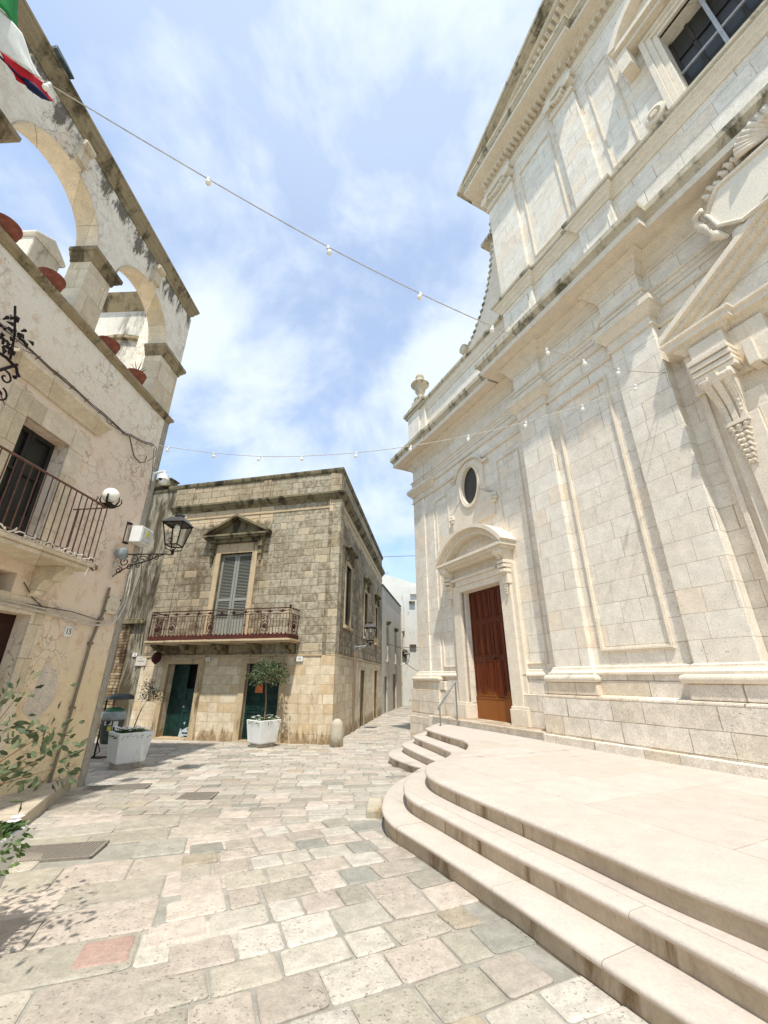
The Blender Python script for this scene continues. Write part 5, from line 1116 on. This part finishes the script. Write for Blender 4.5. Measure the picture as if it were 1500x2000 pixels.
m.build('railing', M['rust'], bl)
def panel2(yc, w=.19, x=X, ax=1):
    m = MB()
    zc = (zb + zt - .17) / 2
    def P(dy, dz): return (x, yc + dy, zc + dz) if ax else (x + dy, yc, zc + dz)
    m.tube([P(.07 * math.cos(a * .524), .07 * math.sin(a * .524)) for a in range(13)], .014, 5); m.tube([P(.12 * math.cos(a * .524), .15 * math.sin(a * .524)) for a in range(13)], .012, 5)
    for sx in (-1, 1):
        for sz in (-1, 1):
            for dz, r_ in ((.24, .06), (.12, .05), (.31, .04)): m.tube([P(sx * (.09 + r_ * math.cos(a) * (1 - a / 9)), sz * (dz + r_ * math.sin(a) * (1 - a / 9))) for a in [i * .6 for i in range(12)]], .01, 4)
            m.tube([P(0, sz * .15), P(sx * .08, sz * .22), P(0, sz * .33)], .01, 4)
    for a in range(6): m.tube([P(0, 0), P(.06 * math.cos(a * 1.05), .07 * math.sin(a * 1.05))], [.012, .02], 4)
    m.build('ornament', M['rust'], bl, smooth=True, auto=70)
for y in (2.05, 3.95, 5.35, 5.85): panel2(y)
panel2(ya, x=-.4, ax=0); panel2(yb, x=-.4, ax=0)
m = MB(); m.box(X - .012, X + .008, ya, yb, zb, zb + .12); m.box(X, 0, ya - .008, ya + .008, zb, zb + .12); m.box(X, 0, yb - .008, yb + .008, zb, zb + .12)
y = ya + .08
while y < yb - .05:
    m.lathe((X - .012, y, zb + .13), [(.035, 0), (.035, .012)], 8, 'x'); y += .14
m.build('kick_plate', plain('red_rust_plate', (92, 44, 32), .8, c2=(62, 30, 24), sc=14), bl)
# green doors with surrounds
for i, (a, b) in enumerate(((4.68, 5.82), (1.74, 2.92))):
    m = MB(); m.box(-.04, .1, a - .2, a, -.4, 2.1); m.box(-.04, .1, b, b + .2, -.4, 2.1); m.box(-.04, .1, a, b, 1.96, 2.1); m.box(-.05, .3, a, b, -.4, -.2); m.build('door_surround', M['midtrim'], MH_, rotz=RF, bevel=.008)
    m = MB(); mid_ = (a + b) / 2; dr = None
    if i == 0: m.box(.3, .36, mid_ - .02, b, -.2, 1.96); m.box(.2, .25, a, mid_ - .05, -.2, 1.2)
    else: m.box(.16, .2, a, b, -.2, 1.96)
    dr = m.build('door', M['green'], MH_, rotz=RF)
    m = MB()
    rng = ((a, mid_ - .05),) if i == 0 else ((a, mid_ - .01), (mid_ + .01, b)); x = .2 if i == 0 else .16
    for p, q in rng:
        for z0, z1 in ((-.1, .55), (.62, .72), (.8, 1.15), (1.25, 1.85)):
            if i == 0 and z1 > 1.2: continue
            m.box(x - .02, x + .01, p + .05, p + .09, z0, z1); m.box(x - .02, x + .01, q - .09, q - .05, z0, z1); m.box(x - .02, x + .01, p + .09, q - .09, z1 - .035, z1); m.box(x - .02, x + .01, p + .09, q - .09, z0, z0 + .035)
    m.build('door_panel', M['green'], dr, bevel=.004)
    if i == 0:
        m = MB(); m.prism_x([(a + .12, -.16), (a + .2, .02), (a + .14, .1), (a + .28, .05), (a + .4, -.02), (a + .36, -.15)], .192, .2); m.prism_x([(a + .32, .14), (a + .37, .2), (a + .3, .24)], .192, .2); m.prism_x([(mid_ - .12, -.2), (mid_ - .16, .05), (mid_ - .22, -.1), (mid_ - .3, -.18)], .14, .18); m.build('paint_chip', M['greychip'], dr)
        m = MB(); m.lathe((.17, mid_ - .12, .67), [(.02, 0), (.035, .0), (.03, .03)], 10, 'x'); m.build('handle', M['galv'], dr)
    else:
        m = MB(); m.prism_x([(2.62, 1.1), (2.62, 1.25), (2.55, 1.36), (2.5, 1.36), (2.47, 1.26), (2.44, 1.36), (2.38, 1.36), (2.36, 1.25), (2.36, 1.1)], .13, .14); m.build('notice', plain('orange_paper', (214, 120, 72), .7), dr)
# corner house side windows, doors, hoods
for k, (a, b, z0, z1) in enumerate(((1.3, 2.25, 3.22, 5.4), (5.5, 6.4, 3.22, 5.2), (9.15, 9.9, 3.22, 5.1))):
    m = MB(); m.box(-.1, .03, a - .13, a, z0, z1 + .15); m.box(-.1, .03, b, b + .13, z0, z1 + .15); m.box(-.1, .03, a, b, z1, z1 + .15); m.box(-.1, .1, a - .18, b + .18, z0 - .1, z0); m.build('window_surround', M['midtrim'], MH_, rotz=RS)
    m = MB(); m.box(-.1, .06, a - .16, b + .16, z1 + .4, z1 + .5); m.box(-.1, .16, a - .22, b + .22, z1 + .5, z1 + .56); m.box(-.1, .22, a - .28, b + .28, z1 + .56, z1 + .62)
    m.box(-.1, .13, a - .14, a + .02, z1 + .12, z1 + .42); m.box(-.1, .13, b - .02, b + .14, z1 + .12, z1 + .42); m.build('window_hood', M['midcor'], MH_, rotz=RS)
    m = MB(); m.box(-.22, -.2, a, b, z0, z1); wq = m.build('window', M['dark'], MH_, rotz=RS)
    for p, q in ((a, (a + b) / 2 - .02), ((a + b) / 2 + .02, b)):
        m = MB(); m.box(-.14, -.09, p, p + .06, z0, z1); m.box(-.14, -.09, q - .06, q, z0, z1); m.box(-.14, -.09, p + .06, q - .06, z0, z0 + .25); m.box(-.14, -.09, p + .06, q - .06, z1 - .08, z1)
        z = z0 + .27
        while z < z1 - .1: m.box(-.135, -.1, p + .06, q - .06, z, z + .02); z += .05
        m.build('shutter', M['darkgreen'], wq)
for a, b, z1 in ((4.75, 5.8, 1.82), (8.85, 9.95, 1.86)):
    m = MB(); m.box(-.2, -.15, a, b, -.5, z1)
    for y in (a + .02, (a + b) / 2 - .03, b - .08): m.box(-.15, -.12, y, y + .06, -.4, z1)
    for z in (-.2, .7, 1.6): m.box(-.15, -.125, a, b, z, z + .08)
    m.build('door', M['greyshut'], MH_, rotz=RS); m = MB(); m.box(-.1, .03, a - .15, a, -.4, z1 + .15); m.box(-.1, .03, b, b + .15, -.4, z1 + .15); m.box(-.1, .03, a, b, z1, z1 + .15); m.build('door_surround', M['midtrim'], MH_, rotz=RS)
FM = Matrix.Translation(MO) @ Matrix.Rotation(RF, 4, 'Z'); SM = Matrix.Translation(MO) @ Matrix.Rotation(RS, 4, 'Z')
FXM = Matrix(((0, 0, -1, 0), (-1, 0, 0, 0), (0, 1, 0, 0), (0, 0, 0, 1)))   # text facing -x, reading towards -y
def numtile(name, M0, o, u, z, txt, label, cat='number tile', w=.09, h=.06):
    e = empty(name, M0 @ Vector((o, u, z)), RF, label, cat)
    m = MB(); m.prism_x([(-w + .02, -h), (w - .02, -h), (w, -h + .02), (w, h - .02), (w - .02, h), (-w + .02, h), (-w, h - .02), (-w, -h + .02)], -.02, 0); m.build('tile', M['tile'], e, bevel=.004)
    text_mesh(txt, .1, e, M['ink'], Matrix.Translation((-.021, 0, 0)) @ FXM)
numtile('house_number', FM, -.032, 1.12, 2.08, '10', 'white number tile under the right end of the long balcony', w=.11, h=.075)
numtile('house_number', FM, -.032, 4.35, 2.1, '11', 'shadowed number tile between the two green doors')
numtile('house_number', FM, -.002, 7.25, 2.27, '12', 'small number tile beside the marble plaque left of the green doors')
pq = empty('plaque', FM @ Vector((0, 6.95, 2.06)), RF, 'blank looking pale marble plaque left of the open green door', 'plaque')
pq['label'] = 'pale marble wall plaque left of the green door'
m = MB(); m.box(-.03, 0, -.22, .2, -.15, .15); m.build('slab', M['marble'], pq, bevel=.005)
m = MB(); m.box(-.034, -.029, -.15, .13, -.005, .01); m.box(-.034, -.029, -.05, .05, .07, .08); m.build('inscription', M['cable'], pq)
m = MB(); m.box(-.06, 0, -.22, -.16, -.17, -.15); m.box(-.06, 0, .12, .18, -.17, -.15); m.build('bracket', M['iron'], pq)
m = MB(); m.lathe((0, 0, 0), [(.02, -.2), (.13, -.1), (.15, .02), (.1, .14), (.03, .2)], 14); o = m.build('hanging_pot', M['rust'], smooth=True); o.matrix_world = FM @ Matrix.Translation((-.2, 6.2, 2.15)); tag(o, 'dark rusty pot hanging under the left end of the long balcony', 'pot')
# lamp and pipe on the side wall
def lantern_thing(M0, rz, o, u, z, L, s, label):
    e = empty('street_lantern', M0 @ Vector((o, u, z)), rz, label, 'street lantern', 'wall lanterns of the square')
    m = MB(); m.tube([(0, 0, 0), (L, 0, .06)], .018 * s, 6); m.tube([(0, 0, -.2), (L * .3, 0, -.06), (L * .7, 0, .0), (L, 0, .06)], .01, 5); m.tube([(L * .3 + .06 * math.cos(i * .6), 0, -.08 + .06 * math.sin(i * .6)) for i in range(9)], .008, 4); m.box(-.02, .06, -.06, .06, -.08, .08); m.build('bracket', M['galv'], e)
    lantern(e, L + .02, 0, .12, s); return e
lantern_thing(SM, RS, 0, 3.2, 2.62, .62, 1.25, 'dark lantern on a plain arm on the lane side of the corner house')
m = MB(); m.tube([(.04, 3.25, -.45), (.04, 3.2, 1.4), (.04, 3.2, 2.5)], .03, 7); m.tube([(.04, 3.4, -.45), (.04, 3.38, 2.1)], .015, 5); o = m.build('downpipe', plain('brown_pipe', (150, 128, 106), .7)); o.matrix_world = SM; tag(o, 'brown pipes below the lantern on the lane side of the corner house', 'pipe')
# neighbour behind the pink house ------------------------------------------
NB = empty('peeling_house', FM @ Vector((0, 6.9, 0)), RF, 'narrow house with peeling grey render left of the corner house', 'house')
m = MB(); m.slab_holes(.02, .4, 0, 4, -.5, 8.5, [(1.26, 2.3, -.5, 1.95)]); m.build('wall', M['peel'], NB)
m = MB(); m.box(.4, 4, 0, 4, -.5, 8.4); m.build('rear_wall', M['peel'], NB)
m = MB(); m.box(-.06, .1, .75, 1.2, -.4, 3.3); m.box(-.03, .1, 1.2, 2.4, 2.1, 3.3); m.build('brick_pier', M['brick'], NB, bevel=.02)
m = MB(); m.box(-.16, .1, .2, 2.6, 3.3, 3.42); m.box(-.1, .1, .3, 2.5, 3.42, 3.5); m.build('ledge', M['midcor'], NB, bevel=.02)
m = MB(); m.box(.2, .25, 1.26, 2.3, -.5, 1.95); m.box(.18, .2, 1.35, 1.75, -.2, .9); m.box(.18, .2, 1.35, 1.75, 1.0, 1.85); m.build('door', M['maroon'], NB)
m = MB(); m.box(-.02, .3, .42, 4, 8.5, 8.6); m.build('coping', M['midcor'], NB)
m = MB()
for k in range(7):
    y0 = .1 + .13 * k; m.tube([(-.03, y0, 2.3 + .2 * k), (-.05, y0 + .1, 3.6), (-.04, y0 + .05 - .1 * math.sin(k), 4.4), (-.04, y0 + .3 * math.sin(k * 2), 5.2 + .1 * k)], .012, 5)
o = m.build('hanging_cables', M['cable']); o.matrix_world = FM @ Matrix.Translation((0, 6.9, 0)); tag(o, 'tangle of loose cables on the peeling grey house', 'cable')
# ================================================================ LANE HOUSES
P1_ = SM @ Vector((0, 12.25, 0)); A2 = R(-9.8)
LN = empty('lane_house', P1_, A2, 'low pale house with narrow windows and a mauve door further down the lane', 'house')
m = MB(); m.slab_holes(-.4, 0, 0, 8.6, -.9, 6.9, [(1.7, 2.3, 2.55, 4.5), (5.2, 5.9, 2.5, 4.4), (.9, 2.0, -.9, 1.6), (4.2, 5.9, -.9, 1.75)]); m.build('wall', M['pale'], LN)
m = MB(); m.box(-7, -.4, 0, 8.6, -.9, 6.8); m.build('rear_wall', M['pale'], LN)
m = MB(); m.box(-.45, .07, -.0, 8.65, 6.9, 6.99); m.build('coping', M['midcor'], LN)
for a, b, z0, z1, mt in ((1.7, 2.3, 2.55, 4.5, 'darkgreen'), (5.2, 5.9, 2.5, 4.4, 'mauve')):
    m = MB(); m.box(-.14, -.1, a, b, z0, z1); m.box(-.1, -.08, a + .05, b - .05, z0 + .1, (z0 + z1) / 2 - .05); m.box(-.1, -.08, a + .05, b - .05, (z0 + z1) / 2 + .05, z1 - .1); m.build('shutter', M[mt], LN)
    m = MB(); m.box(-.05, .2, a - .15, b + .15, z1 + .35, z1 + .45); m.box(-.05, .12, a - .1, b + .1, z1 + .25, z1 + .35); m.build('window_hood', M['midcor'], LN)
    m = MB(); m.box(-.05, .1, a - .08, b + .08, z0 - .1, z0); m.build('sill', M['pale'], LN)
for a, b, z1, mt in ((.9, 2.0, 1.6, 'greyshut'), (4.2, 5.9, 1.75, 'mauve')):
    m = MB(); m.box(-.16, -.12, a, b, -.9, z1)
    for k in range(4): y = a + (b - a) * k / 4; m.box(-.12, -.1, y + .03, y + (b - a) / 4 - .03, -.7, z1 - .06)
    m.build('door', M[mt], LN)
m = MB(); m.tube([(.06, 8.45, -.6), (.06, 8.45, 6.8)], .05, 7); m.build('downpipe', M['whitecable'], LN)
GB = empty('gabled_house', (0, 36, 0), 0, 'tall whitewashed house with a low gable and cross at the end of the lane', 'house')
m = MB(); m.slab_holes(-4, 9, 0, .5, -1.5, 8.8, []); m.prism_y([(-4, 8.8), (-4, 9.2), (.3, 10.05), (3.1, 9.2), (3.1, 8.8)], 0, .5); m.box(-4, 9, .5, 8, -1.5, 8.6); m.box(2.3, 3.2, -.25, 0, 8.3, 9.0); m.build('wall', M['white'], GB)
m = MB(); m.box(.24, .36, .1, .2, 10.0, 10.45); m.box(.08, .52, .1, .2, 10.22, 10.32); m.build('cross', M['pale'], GB, bevel=.03)
m = MB(); m.tube([(1.25, -.05, -1), (1.25, -.05, 6)], .04, 6); m.tube([(1.7, -.04, 3.2), (1.7, -.04, 7.3)], .03, 6); m.build('downpipe', M['pale'], GB)
m = MB(); m.box(.95, 1.75, -.2, 0, 5.05, 5.2); m.box(2.2, 2.7, -.3, 0, 7.55, 7.7); m.box(2.15, 2.7, -.25, 0, 3.95, 4.1); m.build('ledge', M['midcor'], GB)
m = MB(); m.prism_y([(.9, 3.3), (.9, 5.0), (1.6, 5.0), (1.5, 4.2), (1.2, 3.6)], -.35, 0); m.build('buttress', M['pale'], GB)
m = MB(); m.box(1.5, 1.9, -.25, 0, 3.2, 3.45); m.lathe((1.7, -.2, 3.5), [(.05, -.1), (.25, 0), (.2, .15), (.05, .22)], 10); m.build('niche_plant', M['dryleaf'], GB)
m = MB(); m.slab_holes(0, .3, 0, 2.6, -.9, 3, []); 
lantern_thing(Matrix.Translation((1.0, 29.6, 0)), 0, 0, 0, 2.35, .55, 1.15, 'small distant lantern on a bracket near the end of the lane')
m = MB(); m.tube([(.55, 33, 3.8), (1.8, 32, 3.6), (3.2, 31, 3.55)], .02, 4); m.tube([(-.0, 27, 3.6), (1.6, 30, 3.3), (3.4, 31, 3.4)], .018, 4); m.tube([(1.2, 34, 2.9), (2.4, 34, 2.1), (2.9, 34, 1.9)], .02, 4)
tag(m.build('lane_cables', M['cable']), 'thin dark cables crossing the far end of the lane', 'cable')
m = MB(); m.tube([(-.4, 20, 7.2), (3, 20.8, 7.55)], .012, 4); tag(m.build('overhead_cable', M['cable']), 'single thin cable high over the lane beside the church', 'cable')
# far side of the lane beyond the church
FH = empty('far_house', (3.4, 25, 0), R(-2), 'pale rough house on the far right of the lane behind the church', 'house')
m = MB(); m.box(0, 6, 0, 11, -.9, 7.5); m.build('wall', M['pale'], FH)
# ================================================================ PLANTERS AND SMALL THINGS
def leaf(m, p, d, L, w):
    d = d.normalized(); s = d.cross(Vector((random.uniform(-1, 1), random.uniform(-1, 1), random.uniform(-.3, 1)))).normalized(); n = d.cross(s)
    p = Vector(p); q = p + d * L; mid_ = p + d * L * .5 + n * L * .08
    m.add([p, mid_ - s * w * .5, q, mid_ + s * w * .5, p + d * L * .28 - s * w * .4, p + d * L * .28 + s * w * .4, p + d * L * .76 - s * w * .34, p + d * L * .76 + s * w * .34], [(0, 4, 1, 6, 2, 7, 3, 5)])
def tree(name, loc, h, rad, sq, nl, label, mat='leaf', L=.05, lean=(0, 0), clumps=26, group=None, tr=.018, sparse=False):
    e = empty(name, loc, 0, label, 'tree', group)
    m = MB(); top = Vector((lean[0], lean[1], h)); pts = [Vector((lean[0] * t ** 2 + .02 * math.sin(t * 5), lean[1] * t ** 2, h * t)) for t in (0, .25, .5, .75, 1)]
    m.tube(pts, [tr, tr * .9, tr * .85, tr * .75, tr * .6], 7); cr = MB()
    for k in range(clumps):
        a = random.uniform(0, 6.28); el = random.uniform(-.5, 1.3); r = rad * random.uniform(.3, 1.12)
        c = top + Vector((r * math.cos(a) * math.cos(el), r * math.sin(a) * math.cos(el), sq * r * math.sin(el) + rad * sq * .35))
        mid_ = top.lerp(c, .5) + Vector((0, 0, -.03)); m.tube([top - Vector((0, 0, .03)), mid_, c], [tr * .45, tr * .28, tr * .12], 5)
        for j in range(nl // clumps):
            o = Vector((random.gauss(0, 1), random.gauss(0, 1), random.gauss(0, 1))) * rad * (.16 if not sparse else .13); leaf(cr, c + o, o + Vector((0, 0, random.uniform(-.02, .05))), L * random.uniform(.7, 1.2), L * random.uniform(.38, .55))
    m.build('trunk', M['bark'], e, smooth=True, auto=60); cr.build('crown', M[mat], e); return e
def planter(loc, rz, w, h, label, flowers=True):
    e = empty('planter', loc, rz, label, 'planter', 'white square planters')
    m = MB(); b, t = w / 2 * .82, w / 2; z0, c = .1, .035
    lv = [(b - .02, z0), (b, z0 + .03), (t, h - .02), (t, h), (t - .05, h), (t - .06, h - .1)]
    vs = []; fs = []
    for r_, z in lv:
        for sx, sy in ((-1, -1), (1, -1), (1, 1), (-1, 1)): vs.append((sx * r_, sy * r_, z))
    for j in range(len(lv) - 1):
        for i in range(4): fs.append((j * 4 + i, j * 4 + (i + 1) % 4, (j + 1) * 4 + (i + 1) % 4, (j + 1) * 4 + i))
    fs.append((0, 3, 2, 1)); m.add(vs, fs); m.build('trough', M['planter'], e, bevel=.012)
    m = MB(); f = b * .82; m.box(-f, f, -f, f, 0, .1); m.build('foot', M['foot'], e, bevel=.01)
    m = MB(); m.box(-t + .055, t - .055, -t + .055, t - .055, h - .12, h - .05); m.build('soil', M['soil'], e)
    return e
def flowers(loc, rz, w, n, nf, label, mat='leaf2', droop=.05):
    e = empty('flowers', loc, rz, label, 'flowers')
    m = MB(); f = MB()
    for k in range(n):
        x, y = random.uniform(-w, w), random.uniform(-w, w); e2 = max(abs(x), abs(y)) / w
        z = random.uniform(-.03, .09) * (1.2 - e2 * .5); dr = Vector((x, y, .06 + random.uniform(0, .1))); leaf(m, (x, y, z), dr + Vector((random.uniform(-.2, .2), random.uniform(-.2, .2), 0)), random.uniform(.035, .07), random.uniform(.018, .03))
    for k in range(n // 8):
        a = random.choice(((1, 0), (-1, 0), (0, 1), (0, -1))); s = random.uniform(-w, w); x, y = (a[0] * (w + .05), s) if a[0] else (s, a[1] * (w + .05)); leaf(m, (x, y, random.uniform(-droop, .03)), Vector((a[0], a[1], random.uniform(-1, .3))), .05, .022)
    m.build('foliage', M[mat], e)
    for k in range(nf):
        x, y = random.uniform(-w - .03, w + .03), random.uniform(-w - .03, w + .03); z = random.uniform(.05, .13); tl = random.uniform(0, 6.28)
        for p in range(5): a = p * 1.2566 + tl; f.lathe((x + .02 * math.cos(a), y + .02 * math.sin(a), z + .02), [(.001, -.004), (.022, .002), (.001, .008)], 6)
    if nf: f.build('blossom', M['petal'], e)
    return e
p1 = (-5.28, 9.62, gz(9.6)); planter(p1, R(48), .66, .66, 'white square planter in the shade beside the pink house corner')
flowers((p1[0], p1[1], p1[2] + .6), R(48), .26, 420, 46, 'white flowers filling the shaded planter')
tree('small_tree', (p1[0], p1[1], p1[2] + .58), .68, .24, 1.15, 420, 'thin leaning sapling with sparse leaves in the shaded planter', 'dryleaf', .04, (.22, 0), 15, tr=.013, sparse=True)
p2 = (-3.4, 12.9, gz(12.9)); planter(p2, R(51), .68, .68, 'bright white planter in front of the right green door')
flowers((p2[0], p2[1], p2[2] + .64), R(51), .28, 420, 26, 'white flowers in the planter before the green door')
tree('olive_tree', (p2[0], p2[1], p2[2] + .62), 1.08, .5, .72, 1900, 'round headed olive tree in the planter before the green door', 'leaf', .075, (-.03, 0), 44, tr=.026)
p3 = (-2.74, 3.0, 0); planter(p3, R(14), .74, .6, 'white planter cut off by the left edge of the view')
flowers((p3[0], p3[1], .56), R(14), .34, 2200, 30, 'low leafy plants spilling from the nearest planter', droop=.14)
tree('small_tree', (-2.85, 2.95, .5), .4,   .64, .62, 560, 'leafy shrub branches reaching in from the left edge of the view', 'leaf', .074, (.12, 0), 32, tr=.016, sparse=True)
# bollard
b_ = (-1.33, 12.98, gz(13) - .02); m = MB(); m.lathe((0, 0, 0), [(.19, 0), (.185, .3), (.175, .55), (.165, .6), (.12, .67), (.05, .71), (.01, .715)], 22)
o = m.build('bollard', M['bollard'], smooth=True); o.location = b_; o.data.vertices[5].co.z += .01; tag(o, 'round topped worn stone bollard at the corner of the weathered house', 'bollard')
# litter bin behind the pink house corner
bn = empty('litter_bin', (-6.5, 10.95, gz(11)), 0, 'grey litter bin with stickers and green bag behind the pink house', 'bin')
m = MB(); m.lathe((0, 0, 0), [(.15, .3), (.19, .33), (.22, .5), (.24, .82), (.25, .84)], 20); m.build('body', M['bin'], bn, smooth=True, auto=40)
m = MB(); m.lathe((0, 0, 0), [(.24, .8), (.265, .83), (.27, .95), (.25, .99), (.2, .98)], 18); m.build('liner', M['bag'], bn, smooth=True)
m = MB(); m.lathe((-.02, 0, 0), [(.22, .96), (.2, 1.03), (.1, 1.07), (.01, 1.06)], 9); m.build('green_bag', M['greenbag'], bn, smooth=True)
m = MB(); m.lathe((.06, 0, 1.28), [(.02, .09), (.2, .08), (.27, .04), (.3, -.03), (.26, -.03), (.2, .03)], 20); m.build('lid', plain('bin_lid', (62, 70, 70), .4), bn, smooth=True, auto=40)
m = MB(); m.tube([(-.27, 0, 0), (-.27, 0, 1.3), (0, 0, 1.34)], .02, 6); m.tube([(-.27, 0, .35), (-.1, -.1, .15), (-.27, -.1, .02)], .012, 5); m.box(-.35, .0, -.12, .12, 0, .02); m.build('stand', M['iron'], bn)
for x0, x1, z0, z1, mt in ((-.06, .1, .7, .79, 'whiteplastic'), (.03, .11, .58, .68, 'yellow'), (.13, .2, .42, .78, 'whiteplastic'), (.13, .2, .36, .42, 'pink')):
    m = MB(); y = lambda x: -math.sqrt(max(.238 ** 2 - x * x, .001)) - .006; m.add([(x0, y(x0), z0), (x1, y(x1), z0), (x1, y(x1), z1), (x0, y(x0), z1), (x0, y(x0) + .01, z0), (x1, y(x1) + .01, z0), (x1, y(x1) + .01, z1), (x0, y(x0) + .01, z1)], [(0, 1, 2, 3), (7, 6, 5, 4), (0, 4, 5, 1), (3, 2, 6, 7)]); m.build('sticker', M[mt], bn)
m = MB(); 
for z in (.735, .66, .6): m.box(-.03, .06, -.249, -.244, z, z + .02) if z > .7 else m.box(.145, .185, -.205, -.198, z - .08, z)
m.build('sticker_print', M['ink'], bn)
# ================================================================ STRING LIGHTS
A_ = (4.7, 5.41, 6.26)
def light_string(label, pts, bulbs, s=1.0):
    e = empty('string_lights', A_, 0, label, 'string lights', 'string lights over the square')
    rel_ = lambda p: Vector(p) - Vector(A_)
    m = MB(); m.tube([rel_(p) for p in smooth(pts, 6)] if len(pts) > 3 else [rel_(p) for p in pts], .0065, 5); m.build('cable', M['whitecable'], e)
    sk = None; bu = None
    for k, p in enumerate(bulbs):
        q = rel_(p)
        if sk is None:
            a = MB(); a.lathe((0, 0, 0), [(.012, .012), (.02, .005), (.021, -.035), (.017, -.045)], 12); sk = a.build('socket', M['whiteplastic'], e, smooth=True, auto=40)
            a = MB(); a.lathe((0, 0, 0), [(.014, -.045), (.024, -.055), (.03, -.075), (.028, -.095), (.016, -.108), (.001, -.112)], 14); bu = a.build('bulb', M['globe'], e, smooth=True); x1, x2 = sk, bu
        else:
            x1, x2 = sk.copy(), bu.copy(); S.collection.objects.link(x1); S.collection.objects.link(x2)
        for x in (x1, x2): x.location = q; x.rotation_euler = (random.uniform(-.2, .2), random.uniform(-.25, .25), 0)
c1p = [(-5.0, 1.6, 7.75), (-3.87, 2.05, 7.4), (-3.43, 2.22, 7.19), (-1.95, 2.8, 6.68), (-.66, 3.3, 6.29), (.46, 3.75, 6.07), (1.46, 4.14, 5.93), (2.3, 4.47, 5.86), (2.94, 4.72, 5.88), (3.61, 4.99, 5.96), (4.2, 5.22, 6.1), A_]
light_string('string of white festoon bulbs crossing high from the flag to the church', c1p, c1p[2:10])
c2p = [(-4.92, 7.57, 6.18), (-4.57, 7.49, 6.08), (-3.49, 7.25, 5.8), (-2.44, 7.01, 5.58), (-1.55, 6.81, 5.47), (-.51, 6.58, 5.41), (.49, 6.36, 5.42), (1.49, 6.13, 5.49), (2.44, 5.92, 5.63), (3.35, 5.71, 5.82), (4.21, 5.52, 6.09), A_]
light_string('lower string of festoon bulbs from the pink house corner to the church', c2p, c2p[1:11])
